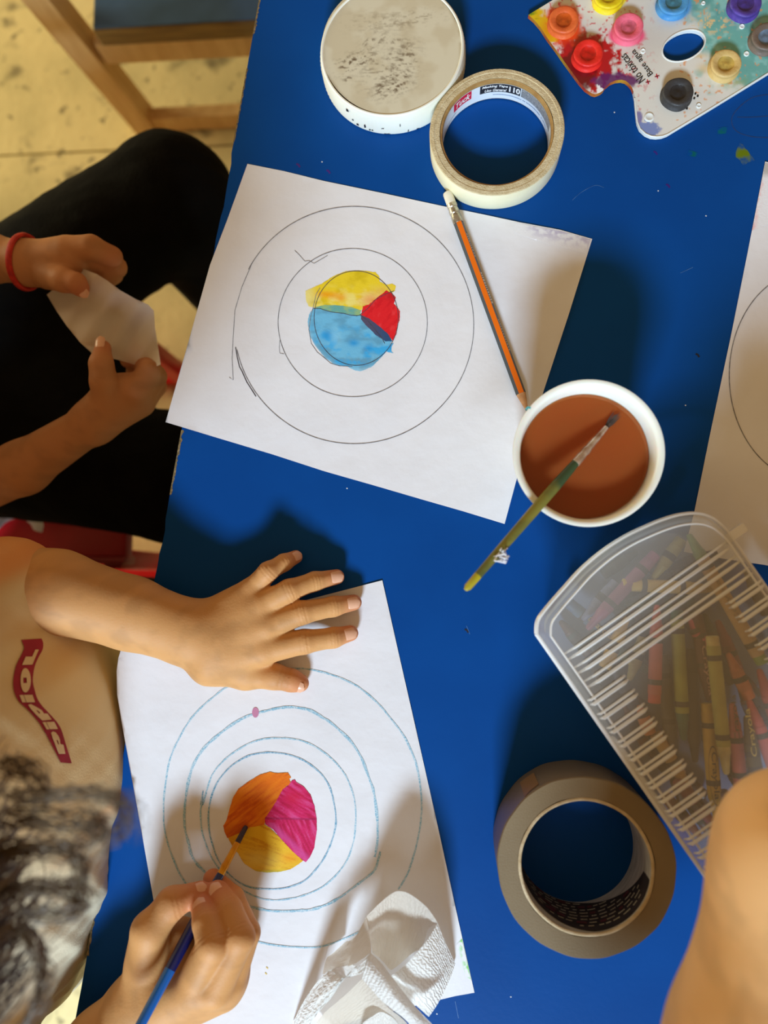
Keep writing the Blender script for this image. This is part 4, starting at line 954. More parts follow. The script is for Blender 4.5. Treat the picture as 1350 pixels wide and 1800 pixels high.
fn = ctx(7, 'Crayola', .030, .0045, .030, M['dark_print'], True)
mb = MB(); k = 28
def ov(s): return [fn(.015+.019*s*math.cos(2*math.pi*i/k), .00225+.0036*s*math.sin(2*math.pi*i/k)) for i in range(k)]
mb.add(ov(1.0)+ov(.94), [(i, (i+1) % k, k+(i+1) % k, k+i) for i in range(k)]).obj('printed_oval', M['dark_print'], CRO[7][0])
ctx(9, 'Crayola', .030, .0040, .035, M['dark_print'], True)
ctx(10, 'Crayola', .030, .0042, .022, M['gold_print'], True)
ctx(8, 'Crayola', .032, .0036, .020, M['pink_print'], True)
ctx(27, 'Crayola', .020, .0050, .016, M['gold_print'], True)
ctx(0, 'Crayola', .030, .0035, .030, mat('grey_print', (150, 130, 100)), True)
# the bed of crayons one cannot tell apart
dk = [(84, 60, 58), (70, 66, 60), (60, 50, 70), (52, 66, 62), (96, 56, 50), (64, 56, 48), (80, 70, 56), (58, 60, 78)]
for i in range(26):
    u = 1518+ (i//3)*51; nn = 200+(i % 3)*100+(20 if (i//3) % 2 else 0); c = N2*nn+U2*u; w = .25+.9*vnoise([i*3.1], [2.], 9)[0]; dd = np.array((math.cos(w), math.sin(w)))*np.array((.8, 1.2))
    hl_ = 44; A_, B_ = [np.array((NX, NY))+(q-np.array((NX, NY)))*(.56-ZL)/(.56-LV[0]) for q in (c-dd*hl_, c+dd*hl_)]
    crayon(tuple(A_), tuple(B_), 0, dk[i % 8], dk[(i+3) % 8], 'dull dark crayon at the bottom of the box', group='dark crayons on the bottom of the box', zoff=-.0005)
# ------------------------------------------------------------------ people helpers
def v3(p): return np.array(tuple(p), float)
M['skin'] = vcol_mat('skin', 0.58, 0.16, 700, 0.28, sss=0.12)
M['nail'] = mat('fingernail', (230, 176, 142), (220, 164, 130), 90, 0.3, spec=.5)
SKIN = (206, 150, 92)
def skin_cols(V, base, flush, fcol=(196, 108, 78), seed=0):
    c = np.tile(lin(base), (len(V), 1)); n = vnoise(V[:, 0]*90+V[:, 2]*40, V[:, 1]*90+V[:, 2]*30, seed, 3)
    c = mixc(c, lin(tuple(q*.93 for q in base)), sstep(.4, .75, n))
    for p, r, k in flush:
        d = np.linalg.norm(V-v3(p)[None, :], axis=1); c = mixc(c, lin(fcol), np.exp(-(d/r)**2)*k)
    return np.hstack([c, np.ones((len(V), 1))])
def skin_body(parts, parent, base, flush, name='body', seed=0):
    V, Q = sdf_join(parts); return link(name, fast_mesh(V, Q, skin_cols(V, base, flush, seed=seed)), M['skin'], parent)
def nail(tip, back, up, r, parent, w=.0042, l=.0062, fwd=.10):
    """small curved plate set on a fingertip"""
    tip, back = Vector(tip), Vector(back); d = (tip-back).normalized(); up = Vector(up); up = (up-d*up.dot(d)).normalized(); s = d.cross(up)
    c = tip+d*r*fwd; V = []; nu, nv = 8, 7
    for i in range(nu+1):
        u = -1+2*i/nu
        for j in range(nv+1):
            v_ = -1+2*j/nv; ww = w*math.sqrt(max(0.02, 1-max(0, abs(v_)-.45)**2/.31)) ; a = u*ww/r
            rr = r*1.015+.0002; dz = rr*math.cos(a)-max(0, v_)**2*.0009-.0005*(v_ < -.9)
            V.append(c+d*(v_*l)+s*(rr*math.sin(a))+up*dz)
    F = [(i*(nv+1)+j, (i+1)*(nv+1)+j, (i+1)*(nv+1)+j+1, i*(nv+1)+j+1) for i in range(nu) for j in range(nv)]
    return link('fingernail', mesh_of(V, F), M['nail'], parent)
def head_prims(c, F, U):
    c, F, U = v3(c), Vector(F).normalized(), Vector(U); U = (U-F*U.dot(F)).normalized(); S = F.cross(U)
    R3 = np.array([tuple(S), tuple(F), tuple(U)]).T; f, u, s = v3(F), v3(U), v3(S)
    p = [('e', tuple(c+u*.022-f*.008), (.070, .086, .080), R3, .01), ('e', tuple(c-u*.035+f*.022), (.052, .056, .060), R3, .025),
         ('e', tuple(c-u*.004+f*.055), (.056, .030, .050), R3, .02), ('c', tuple(c+u*.012+f*.082), tuple(c-u*.016+f*.097), .006, .0095, .008),
         ('e', tuple(c-u*.019+f*.090), (.015, .009, .007), R3, .006), ('e', tuple(c-u*.040+f*.079), (.020, .010, .0055), R3, .004), ('e', tuple(c-u*.047+f*.077), (.017, .010, .006), R3, .003), ('e', tuple(c-u*.078+f*.055), (.022, .018, .016), R3, .02)]
    for k in (-1, 1):
        p += [('e', tuple(c+s*k*.070-f*.008-u*.006), (.008, .018, .029), R3, .006), ('e', tuple(c+s*k*.036-u*.022+f*.062), (.022, .018, .020), R3, .015), ('c', tuple(c+s*k*.016+u*.026+f*.078), tuple(c+s*k*.046+u*.026+f*.064), .006, .005, .008)]
    return p, (f, u, s)
M['eye_white'] = mat('eye_white', (236, 232, 226), rough=.15); M['iris'] = mat('dark_iris', (50, 30, 20), rough=.1); M['lip'] = mat('lips', (176, 92, 84), rough=.4)
def face_parts(c, ax, parent):
    f, u, s = ax; c = v3(c)
    for k in (-1, 1):
        e = c+s*k*.031+u*.006+f*.0735
        for nm, r, o, m in (('eye', .0125, 0, 'eye_white'), ('iris', .0062, .0078, 'iris')):
            bm = bmesh.new(); bmesh.ops.create_uvsphere(bm, u_segments=16, v_segments=10, radius=r); 
            me = bpy.data.meshes.new('m'); bmesh.ops.translate(bm, verts=bm.verts, vec=Vector(e+f*o)); bm.to_mesh(me); bm.free(); link(nm, me, M[m], parent)
def hand_prims(w, d, up, side, sc=1.0, curl=.35):
    """relaxed right/left hand (thumb towards side) growing from wrist w along d"""
    w, d, up, side = Vector(w), Vector(d).normalized(), Vector(up).normalized(), Vector(side).normalized(); p = []
    for i, (o, L, r) in enumerate(((.022, .060, .0062), (.008, .066, .0064), (-.007, .060, .0060), (-.021, .047, .0052))):
        m = w+(d*.062+side*o)*sc; q = [m]; a = .1
        for fr in (.45, .31, .24):
            a += curl; q.append(q[-1]+(d*math.cos(a)-up*math.sin(a))*L*fr*sc)
        p += [('c', tuple(w+side*o*.6*sc), tuple(m), .012*sc, .0095*sc, .008)]+chain(q, [r*1.15*sc, r*1.05*sc, r*.95*sc, r*.8*sc], .002)
    t = [w+(d*.012+side*.016)*sc, w+(d*.040+side*.036-up*.006)*sc, w+(d*.062+side*.043-up*.010)*sc, w+(d*.078+side*.044-up*.014)*sc]
    return p+chain(t, [.011*sc, .009*sc, .0078*sc, .0062*sc], .004)

# ------------------------------------------------------------------ chairs
def wood_chair(name, label, x0, x1, y0, y1, zs, seat_m, post=None, group=None, back=.30):
    o = thing(name, label, 'chair', ((x0+x1)/2, (y0+y1)/2, 0), group); t = .034
    for yy, nm in ((y0, 0), (y1, 0)):
        lean = Vector((-.055, 0, 0)); b0 = Vector((x0+.012, yy+(t/2 if yy == y0 else -t/2), 0)); b1 = b0+lean*((zs+back)/.30)*.5+Vector((0, 0, zs+back))
        k = (b1-b0); mb = MB(); q = t/2; V = [b0+Vector((a, b, 0)) for a, b in ((-q, -q), (q, -q), (q, q), (-q, q))]; V += [v+k for v in V]
        mb.add(V, [(3, 2, 1, 0), (4, 5, 6, 7), (0, 1, 5, 4), (1, 2, 6, 5), (2, 3, 7, 6), (3, 0, 4, 7)]).obj('back_post', M['wood'], o, False)
        MB().box((x1-t/2, yy+(t/2 if yy == y0 else -t/2), (zs-.03)/2), (t, t, zs-.03), bev=.003).obj('front_leg', M['wood'], o, False)
        MB().box(((x0+x1)/2, yy+(t*.45 if yy == y0 else -t*.45), zs-.030-.021), (x1-x0-t, .020, .040), bev=.002).obj('side_apron', M['wood'], o, False)
        MB().box(((x0+x1)/2, yy+(t*.45 if yy == y0 else -t*.45), .024), (x1-x0-t, .020, .034), bev=.002).obj('side_stretcher', M['wood'], o, False)
    MB().box(((x0+x1)/2+.016, (y0+y1)/2, zs-.013), (x1-x0-.03, y1-y0, .030), bev=.003).obj('seat_board', M['dark_wood'], o, False)
    MB().box(((x0+x1)/2+.016, (y0+y1)/2, zs+.0035), (x1-x0-.034, y1-y0-.004, .003), bev=.001).obj('seat_panel', seat_m, o, False, 'painted seat panel')
    MB().box((x1-t/2, (y0+y1)/2, zs-.051), (.020, y1-y0-2*t, .040), bev=.002).obj('front_apron', M['wood'], o, False)
    for zz in (.11, .22):
        xb = x0+.012-.055*((zs+zz)/.30)*.5; MB().box((xb, (y0+y1)/2, zs+zz), (.014, y1-y0-.02, .055), bev=.003).obj('back_slat', M['wood'], o, False)
    return o
fp = P(268, 242, -TZ)
wood_chair('wooden_chair', 'pale wooden child chair with a blue seat, tucked under the table at the top left', fp.x-.016, fp.x+.31, fp.y, fp.y+.30, .242, M['seat_blue'])
wood_chair('wooden_chair', 'pale wooden child chair under the child painting in the cream shirt', -.60, -.31, -.305, -.012, .262, M['seat_blue'], back=.16)

rc = thing('red_chair', 'red chair with sled runners under the child in black', 'chair', (-.56, .165, 0))
MB().box((-.566, .166, .286), (.386, .29, .022), bev=.006).obj('seat', M['red_paint'], rc, True)
MB().box((-.566, .0225, .283), (.384, .010, .034), bev=.003).obj('seat_lip', mat('pale_red_edge', (206, 70, 72), rough=.4), rc, True, 'lighter red seat edge')
for yy in (.012, .318):
    MB().box((-.55, yy, .011), (.47, .024, .022), bev=.004).obj('runner', M['red_paint'], rc, True)
    for xx in (-.72, -.40): MB().box((xx, yy+(.012 if yy < .1 else -.012), .148), (.024, .024, .254), bev=.004).obj('leg', M['red_paint'], rc, True)
MB().box((-.745, .166, .45), (.018, .28, .18), bev=.006).obj('backrest', M['red_paint'], rc, True)
for yy in (.04, .29): MB().box((-.748, yy, .34), (.018, .022, .14), bev=.003).obj('back_support', M['red_paint'], rc, True)

# ------------------------------------------------------------------ child in black, drying hands at the left
k2 = thing('person', 'child in black clothes sitting at the left, holding a napkin, red cord on one wrist', 'person', (-.60, .17, 0))
h2 = (-.64, .17, .93); hp2, ax2 = head_prims(h2, (.8, 0, -.6), (.6, 0, .8))
body2 = [('c', (-.66, .17, .45), (-.67, .17, .66), .085, .08, .03), ('c', (-.67, .27, .70), (-.67, .07, .70), .045, .045, .03), ('c', (-.67, .17, .72), (-.65, .17, .86), .038, .036, .03)]+hp2
Wu, Wl = P(48, 462, -.055), P(165, 742, -.065)
Eu, El = P(-170, 450, -.085), P(-150, 900, -.115)
# knees apart, bare ankles and feet under the trousers
for yk, ya in ((.385, .37), (.102, .11)):
    body2 += [('c', (-.62, .17+(.05 if ya > .2 else -.05), .40), (-.30, yk, .36), .040, .034, .01), ('c', (-.30, yk, .36), (-.275, ya, .12), .034, .024, .01), ('c', (-.27, ya, .12), (-.265, ya, .05), .026, .024, .01), ('c', (-.265, ya, .035), (-.17, ya, .024), .026, .018, .02)]
arms2 = [('c', (-.67, .285, .69), tuple(Eu), .036, .028, .01), ('c', (-.67, .055, .69), tuple(El), .036, .028, .01),
         ('c', tuple(Eu), tuple(P(-30, 452, -.06)), .028, .0215, .01), ('c', tuple(P(-30, 452, -.06)), tuple(Wu), .0215, .017, .01), ('c', tuple(El), tuple(P(40, 822, -.08)), .028, .0225, .01), ('c', tuple(P(40, 822, -.08)), tuple(Wl), .0225, .0165, .01)]
def px3(l): return [P(*q) for q in l]
hu = [('c', tuple(Wu), tuple(P(120, 450, -.05)), .0175, .017, .008), ('c', tuple(Wu), tuple(P(112, 478, -.062)), .017, .016, .008)]
hu += chain(px3([(118, 440, -.046), (160, 435, -.044), (196, 452, -.058), (190, 478, -.072)]), [.012, .0105, .0092, .0078])
hu += chain(px3([(122, 448, -.056), (168, 452, -.058), (204, 470, -.072), (188, 492, -.082)]), [.012, .0105, .0092, .0078])
hu += chain(px3([(122, 460, -.068), (166, 470, -.074), (198, 482, -.088), (178, 500, -.094)]), [.0115, .010, .0088, .0074])
hu += chain(px3([(120, 475, -.078), (152, 488, -.086), (172, 496, -.096), (160, 508, -.10)]), [.010, .0085, .0076, .0064])
hu += chain(px3([(84, 482, -.05), (112, 492, -.042), (134, 498, -.040), (143, 508, -.044)]), [.013, .010, .0085, .0068], .004)
hl_ = [('c', tuple(Wl), tuple(P(232, 690, -.062)), .017, .017, .008), ('c', tuple(Wl), tuple(P(200, 690, -.062)), .017, .016, .008), ('c', tuple(Wl), tuple(P(244, 706, -.07)), .016, .014, .008)]
hl_ += chain(px3([(240, 690, -.056), (262, 655, -.062), (248, 632, -.080), (226, 632, -.088)]), [.0125, .0102, .0092, .0078])
hl_ += chain(px3([(246, 696, -.064), (272, 662, -.074), (258, 640, -.092), (234, 640, -.10)]), [.0125, .0102, .0092, .0078])
hl_ += chain(px3([(248, 706, -.074), (272, 678, -.088), (258, 652, -.104), (236, 652, -.11)]), [.012, .010, .0088, .0074])
hl_ += chain(px3([(244, 716, -.084), (262, 696, -.10), (250, 672, -.112), (232, 668, -.116)]), [.010, .0088, .0076, .0064])
hl_ += chain(px3([(190, 705, -.056), (182, 670, -.042), (178, 640, -.040), (181, 612, -.044)]), [.0135, .0105, .0092, .0068], .005)
A1 = sdf_mesh(body2, .0045); A2 = sdf_mesh(arms2+hu+hl_, .0022)
SK2 = (190, 132, 88)
b2 = skin_body([A1, A2], k2, SK2, [(P(143, 508, -.044), .012, .8), (P(196, 455, -.058), .014, .5), (P(181, 612, -.044), .012, .6), (P(250, 640, -.08), .02, .6)], seed=3)
face_parts(h2, ax2, b2)
for q in ((181, 610, -.044, 178, 640, -.040, .0068), (143, 508, -.044, 134, 498, -.040, .0068)): nail(P(*q[:3]), P(*q[3:6]), (0, 0, 1), q[6], b2)
M['black_cloth'] = mat('black_cloth', (17, 16, 14), (12, 11, 10), 40, .95, .3, 300, spec=.1)
tr2 = [('e', (-.62, .17, .38), (.13, .155, .085), None, .03)]
kn = {0: P(300, 352, -.23), 1: P(322, 842, -.23)}
for k, (hy, an) in enumerate(((.225, (-.275, .37, .10)), (.166, (-.275, .11, .10)))):
    q = kn[k]; tr2 += [('c', (-.60, hy, .372), tuple(q), .080, .066, .03), ('c', tuple(q), an, .064, .050, .02)]
tr2 += [('e', (-.455, .205, .365), (.115, .105, .055), None, .04)]
V, Q = sdf_mesh(tr2, .004); N = vnormals(V, Q); V = V+N*(.0022*(vnoise(V[:, 0]*28+V[:, 2]*14, V[:, 1]*60, 5)-.5))[:, None]*2
link('trousers', fast_mesh(V, Q), M['black_cloth'], k2)
sh2 = [('e', (-.645, .17, .50), (.115, .145, .15), None, .03), ('c', (-.655, .17, .55), (-.665, .17, .69), .105, .095, .03), ('c', (-.665, .275, .69), (-.665, .065, .69), .058, .058, .03), ('c', (-.67, .285, .69), tuple(Vector((-.67, .285, .69)).lerp(Eu, .6)), .056, .055, .02), ('c', (-.67, .055, .69), tuple(Vector((-.67, .055, .69)).lerp(El, .6)), .056, .055, .02)]
V, Q = sdf_mesh(sh2, .0045); N = vnormals(V, Q); V = V+N*(.004*(vnoise(V[:, 0]*24, V[:, 1]*34+V[:, 2]*20, 6)-.5))[:, None]
link('t_shirt', fast_mesh(V, Q), M['black_cloth'], k2)
MB().add(*(lambda a, d: (lambda s, u: ([a+(s*math.cos(t)+u*math.sin(t))*(.0226+.0020*math.cos(w))+d*.0030*math.sin(w) for t in [2*math.pi*i/40 for i in range(40)] for w in [2*math.pi*j/8 for j in range(8)]], [(i*8+j, i*8+(j+1) % 8, ((i+1) % 40)*8+(j+1) % 8, ((i+1) % 40)*8+j) for i in range(40) for j in range(8)]))(Vector((0, 0, 1)).cross(d).normalized(), d.cross(Vector((0, 0, 1)).cross(d).normalized())))(P(45, 461, -.0565), (P(70, 463, -.0555)-P(20, 459, -.0575)).normalized())).obj('wrist_cord', mat('red_cord', (206, 44, 22), (170, 24, 20), 200, .6), k2, True, 'red cord bracelet')

# hair
def hair(parent, c, ax, n, cols, seed, length=.075, back_only=False, curls=()):
    rg = np.random.default_rng(seed); f, u, s = ax; c = v3(c); R3 = np.array([s, f, u]).T
    V, Q = sdf_mesh([('e', tuple(c+u*.026-f*.014), (.0745, .086, .083), R3, .01), ('e', tuple(c-f*.045-u*.02), (.062, .045, .060), R3, .02), ('c', tuple(c+u*.065+f*.06-s*.03), tuple(c+u*.065+f*.06+s*.03), .016, .016, .02)], .003)
    V = V+vnormals(V, Q)*(.006*(vnoise(V[:, 0]*160, V[:, 1]*160+V[:, 2]*90, seed)-.4))[:, None]
    cap = link('hair', fast_mesh(V, Q), mat('hair_dark', cols[0], cols[1], 60, .5), parent)
    VV = []; FF = []; CC = []; k = 9
    for i in range(n):
        while True:
            d = rg.normal(size=3); d /= np.linalg.norm(d)
            if d[2] > -.45 and not (d[1] > .35 and d[2] < .42): break
        root = c+s*d[0]*.070+f*d[1]*.084+u*(.022+d[2]*.080)
        nrm = s*d[0]+f*d[1]+u*d[2]; crown = u*.9-f*.35; t = nrm-crown; t -= nrm*(t@nrm); t /= np.linalg.norm(t)+1e-6
        b = np.cross(nrm, t); L = length*rg.uniform(.6, 1.25); ph = rg.uniform(0, 6.28); am = rg.uniform(.0015, .006); fr = rg.uniform(3, 7); p = root.copy(); path = []
        lift = rg.uniform(.15, .55)
        for j in range(k):
            w = j/(k-1); q = root+t*L*w+nrm*(.004+L*(lift*w-.42*w*w))+b*am*math.sin(ph+fr*w)*w**.5+nrm*am*math.cos(ph+fr*w)*w+np.array((0, 0, -1))*L*.22*w*w
            path.append(q)
        o = len(VV); r0 = rg.uniform(.0005, .0011)
        for j, q in enumerate(path):
            rr = r0*(1-.75*j/(k-1))
            for a in (0, 2.09, 4.19): VV.append(q+b*math.cos(a)*rr+nrm*math.sin(a)*rr)
        for j in range(k-1):
            for a in range(3): FF.append((o+j*3+a, o+j*3+(a+1) % 3, o+(j+1)*3+(a+1) % 3, o+(j+1)*3+a))
        cc = lin(cols[1])*(1-(w_ := rg.uniform(0, 1)**1.5))+lin(cols[2])*w_; CC += [np.append(cc, 1)]*(3*k)
    for pts, r in curls:
        for _ in range(16):
            j0 = rg.normal(size=3)*.0022; path = [np.array(q)+j0+rg.normal(size=3)*.0008 for q in cmr([v3(q) for q in pts], 6)]; o = len(VV); m_ = len(path)
            for j, q in enumerate(path):
                t = path[min(j+1, m_-1)]-path[max(j-1, 0)]; t /= np.linalg.norm(t)+1e-9; a1 = np.cross(t, (0, 0, 1.)); a1 /= np.linalg.norm(a1)+1e-9; a2 = np.cross(t, a1); rr = r*(1-.6*j/(m_-1))
                for a in (0, 2.09, 4.19): VV.append(q+a1*math.cos(a)*rr+a2*math.sin(a)*rr)
            for j in range(m_-1):
                for a in range(3): FF.append((o+j*3+a, o+j*3+(a+1) % 3, o+(j+1)*3+(a+1) % 3, o+(j+1)*3+a))
            CC += [np.append(lin(cols[1])*.4+lin(cols[2])*.6, 1)]*(3*m_)
    st = link('hair_locks', fast_mesh(np.array(VV), np.array(FF), np.array(CC)), M['hair'], cap); st['kind'] = 'stuff'
    return cap
M['hair'] = vcol_mat('hair_strands', 0.42, spec=.5)
hair(k2, h2, ax2, 700, [(20, 15, 12), (28, 22, 18), (60, 46, 34)], 5)

# napkin held by that child
no = crop([(218, 365), (262, 330), (305, 300), (296, 250), (310, 235), (352, 240), (400, 250), (452, 270), (500, 300), (560, 345), (630, 385), (690, 412), (716, 440), (722, 520), (736, 610), (748, 690), (700, 712), (640, 696), (590, 680), (545, 668), (490, 655), (430, 640), (370, 585), (310, 510), (262, 440)], 2.648, 0, 380)
def zn(x, y): return -.060-.010*math.sin(x*.028+y*.012)+.006*math.sin(y*.05-x*.02)+.0025*math.sin(x*.11+y*.07)
v, f_ = fill_poly(no, 5)
M['napkin'] = sheet_mat('beige_napkin', (240, 224, 210), 1.0, rough=.9, translucent=.45)
tag(link('paper_napkin', mesh_of([P(a, b, zn(a, b)) for a, b in v], f_), M['napkin']), 'crumpled beige paper napkin between the hands of the child in black', 'napkin')

wc = cmr([(-8, 925), (10, 905), (34, 897), (52, 906), (60, 918), (74, 922)], 5); V = []
for x, y in wc: V += [P(x, y-16, -.225), P(x+3, y+2, -.245), P(x, y+14, -.275)]
tag(link('white_cloth', mesh_of(V, [(3*i+j, 3*i+j+1, 3*i+j+4, 3*i+j+3) for i in range(len(wc)-1) for j in (0, 1)]), sheet_mat('white_cotton', (238, 240, 244), 1.0, rough=.9, translucent=.2)), 'small white wavy cloth lying on the red seat', 'cloth')

# ------------------------------------------------------------------ child painting, cream shirt
k1 = thing('person', 'child in a cream tie-dyed shirt painting, left hand flat on the sheet', 'person', (-.45, -.14, 0))
hc = (-.287, -.142, .862); hp1, ax1 = head_prims(hc, (.72, 0.02, -.69), (.69, 0, .72))
SL, SR = (-.365, -.035, .725), (-.365, -.255, .725)
EL_ = P(12, 1030, .052); ER_ = P(40, 1990, .030)
lo1 = [('c', (-.44, -.14, .36), (-.37, -.14, .66), .085, .08, .03), ('c', (-.37, -.14, .70), (-.30, -.142, .81), .038, .036, .03), ('c', SL, SR, .045, .045, .03), ('c', SL, tuple(EL_), .036, .029, .01), ('c', SR, tuple(ER_), .036, .029, .01)]
for ya in (-.06, -.22): lo1 += [('c', (-.43, ya, .34), (-.17, ya, .345), .05, .042, .03), ('c', (-.17, ya, .345), (-.17, ya, .14), .042, .027, .02), ('c', (-.17, ya, .14), (-.17, ya, .05), .027, .024, .01), ('c', (-.17, ya, .036), (-.08, ya, .024), .027, .018, .02)]
zflat = 1.0
zs = (0, 0, 1)
# left arm and open hand
wr = P(362, 1124, .0215)
la = [('c', tuple(EL_), tuple(P(100, 1040, .044)), .029, .0285, .004), ('c', tuple(P(100, 1040, .044)), tuple(P(230, 1078, .031)), .0285, .0252, .006), ('c', tuple(P(230, 1078, .031)), tuple(P(330, 1112, .024)), .0252, .0228, .006, (zs, 1.12)),
      ('c', tuple(P(330, 1112, .024)), tuple(P(372, 1128, .021)), .0228, .0238, .006, (zs, 1.25))]
mc = {'p': (440, 1040, .0190), 'r': (456, 1066, .0215), 'm': (466, 1101, .0215), 'i': (462, 1142, .0195)}
for k, r in (('p', .0095), ('r', .0108), ('m', .0112), ('i', .0110)):
    w0 = {'p': (366, 1092, .019), 'r': (368, 1112, .022), 'm': (370, 1136, .022), 'i': (372, 1160, .020)}[k]
    la.append(('c', tuple(P(*w0)), tuple(P(*mc[k])), .0150, r, .007))
la += [('c', tuple(P(372, 1168, .0165)), tuple(P(432, 1187, .0115)), .0150, .0094, .008), ('c', tuple(P(410, 1150, .015)), tuple(P(432, 1178, .012)), .013, .010, .008)]
FL = {'p': ([(440, 1040, .0190), (471, 1005, .0240), (499, 989, .0165), (520, 979, .0085)], [.0084, .0068, .0060, .0049]),
      'r': ([(456, 1066, .0215), (508, 1038, .0245), (553, 1022, .0155), (592, 1014, .0080)], [.0096, .0077, .0067, .0055]),
      'm': ([(466, 1101, .0215), (531, 1077, .0210), (586, 1066, .0130), (622, 1059, .0078)], [.0100, .0081, .0070, .0057]),
      'i': ([(462, 1142, .0195), (535, 1128, .0185), (586, 1121, .0125), (616, 1113, .0078)], [.0106, .0084, .0071, .0057])}
for k in FL: la += chain(px3(FL[k][0]), FL[k][1], .0028)
TH = ([(430, 1186, .0112), (482, 1189, .0112), (512, 1196, .0090), (528, 1201, .0078)], [.0100, .0088, .0076, .0062]); la += chain(px3(TH[0]), TH[1], .004)
# right arm and the hand on the brush
RB = lambda t: P(433, 1452, .0022).lerp(P(233, 1828, .0700), t)
wR = P(243, 1772, .026)
ra = [('c', tuple(ER_), tuple(P(180, 1840, .030)), .029, .0245, .006), ('c', tuple(P(180, 1840, .030)), tuple(wR), .0245, .0215, .006)]
mR = {'i': (338, 1735, .044), 'm': (376, 1738, .043), 'r': (402, 1722, .033), 'p': (412, 1705, .020)}
for k, r in (('i', .0115), ('m', .0115), ('r', .0110), ('p', .0105)): ra.append(('c', tuple(wR), tuple(P(*mR[k])), .0185, r, .008))
ra += [('c', tuple(P(300, 1758, .026)), tuple(P(390, 1738, .026)), .020, .014, .01), ('c', tuple(P(250, 1752, .030)), tuple(P(262, 1640, .038)), .0165, .0112, .008), ('c', tuple(P(282, 1700, .024)), tuple(P(318, 1636, .019)), .013, .009, .008), ('c', tuple(P(318, 1700, .022)), tuple(P(336, 1650, .024)), .013, .010, .008), ('c', tuple(P(290, 1730, .022)), tuple(P(370, 1700, .022)), .016, .014, .012)]
FR = {'i': ([(338, 1735, .044), (374, 1661, .053), (363, 1622, .0455), (356, 1596, .0365)], [.0118, .0104, .0093, .0076]),
      'm': ([(376, 1738, .043), (420, 1648, .047), (401, 1600, .0365), (382, 1568, .0275)], [.0118, .0104, .0093, .0076]),
      'r': ([(402, 1722, .033), (432, 1640, .032), (408, 1580, .021), (374, 1545, .0120)], [.0114, .0096, .0084, .0068]),
      'p': ([(412, 1705, .020), (428, 1665, .014), (412, 1625, .0095), (390, 1600, .0080)], [.0100, .0078, .0068, .0058])}
for k in FR: ra += chain(px3(FR[k][0]), FR[k][1], .0016)
TR = ([(258, 1690, .034), (264, 1634, .039), (303, 1587, .036), (352, 1567, .0285)], [.0134, .0116, .0100, .0068]); ra += chain(px3(TR[0]), TR[1], .004)
B1 = sdf_mesh(lo1+hp1, .0045); B2 = sdf_mesh(la, .00095); B3 = sdf_mesh(ra, .00105)
def creases(V, Q, lst):
    N = vnormals(V, Q); out = np.zeros(len(V))
    for p, d, w, s in lst:
        p = v3(p); d = v3(d)/np.linalg.norm(v3(d)); t = V-p; a = t@d; rr = np.linalg.norm(t-np.outer(a, d), axis=1); out -= s*np.exp(-(a/w)**2)*(rr < .014)*(N[:, 2] > .1)
    return V+N*out[:, None]
cl = []
for k in FL:
    q = px3(FL[k][0])
    for i in (1, 2):
        d = q[i+1]-q[i-1]
        for o in (-.0022, 0, .0022): cl.append((q[i]+d.normalized()*o, d, .0005, .00042 if i == 1 else .0003))
q = px3(TH[0]); cl += [(q[1]+(q[2]-q[1])*t, q[2]-q[1], .0005, .00045) for t in (.35, .6, .8)]
B2 = (creases(B2[0], B2[1], cl), B2[1])
cl = []
for k in FR:
    q = px3(FR[k][0])
    for i in (1, 2):
        d = q[i+1]-q[i]
        for o in (.001, .0035): cl.append((q[i]+d.normalized()*o, d, .00055, .00038))
q = px3(TR[0]); cl += [(q[2]+(q[3]-q[2])*t, q[3]-q[2], .0005, .00022) for t in (.05, .2)]
B3 = (creases(B3[0], B3[1], cl), B3[1])
fl_ = [(P(*FL[k][0][3]), .010, .75) for k in FL]+[(P(*FL[k][0][1]), .006, .35) for k in FL]+[(P(*mc[k]), .007, .3) for k in mc]+[(P(*TH[0][3]), .012, .7), (P(*TH[0][1]), .008, .3)]
fl_ += [(P(*FR[k][0][3]), .012, .65) for k in FR]+[(P(*FR[k][0][1]), .008, .3) for k in FR]+[(P(*TR[0][3]), .013, .6), (P(*TR[0][2]), .01, .3)]
b1 = skin_body([B1, B2, B3], k1, SKIN, fl_, seed=9)
face_parts(hc, ax1, b1)
for k in FL: q = px3(FL[k][0]); nail(q[3], q[2], (0, -.05, 1), FL[k][1][3]*1.05, b1, w=.0043 if k != 'p' else .0035, l=.0052 if k != 'p' else .0042, fwd=-.3)
q = px3(TH[0]); nail(q[3], q[2], (0.0, -.45, .9), TH[1][3]*1.06, b1, w=.0046, l=.0058, fwd=-.3)
for k, up in (('i', (.1, .35, 1)), ('m', (.35, .25, 1))): q = px3(FR[k][0]); nail(q[3], q[2], up, FR[k][1][3], b1, w=.0046, l=.0056, fwd=-.25)
q = px3(TR[0]); nail(q[3], q[2], (-.2, .5, 1), TR[1][3], b1, w=.0046, l=.0062, fwd=-.2)

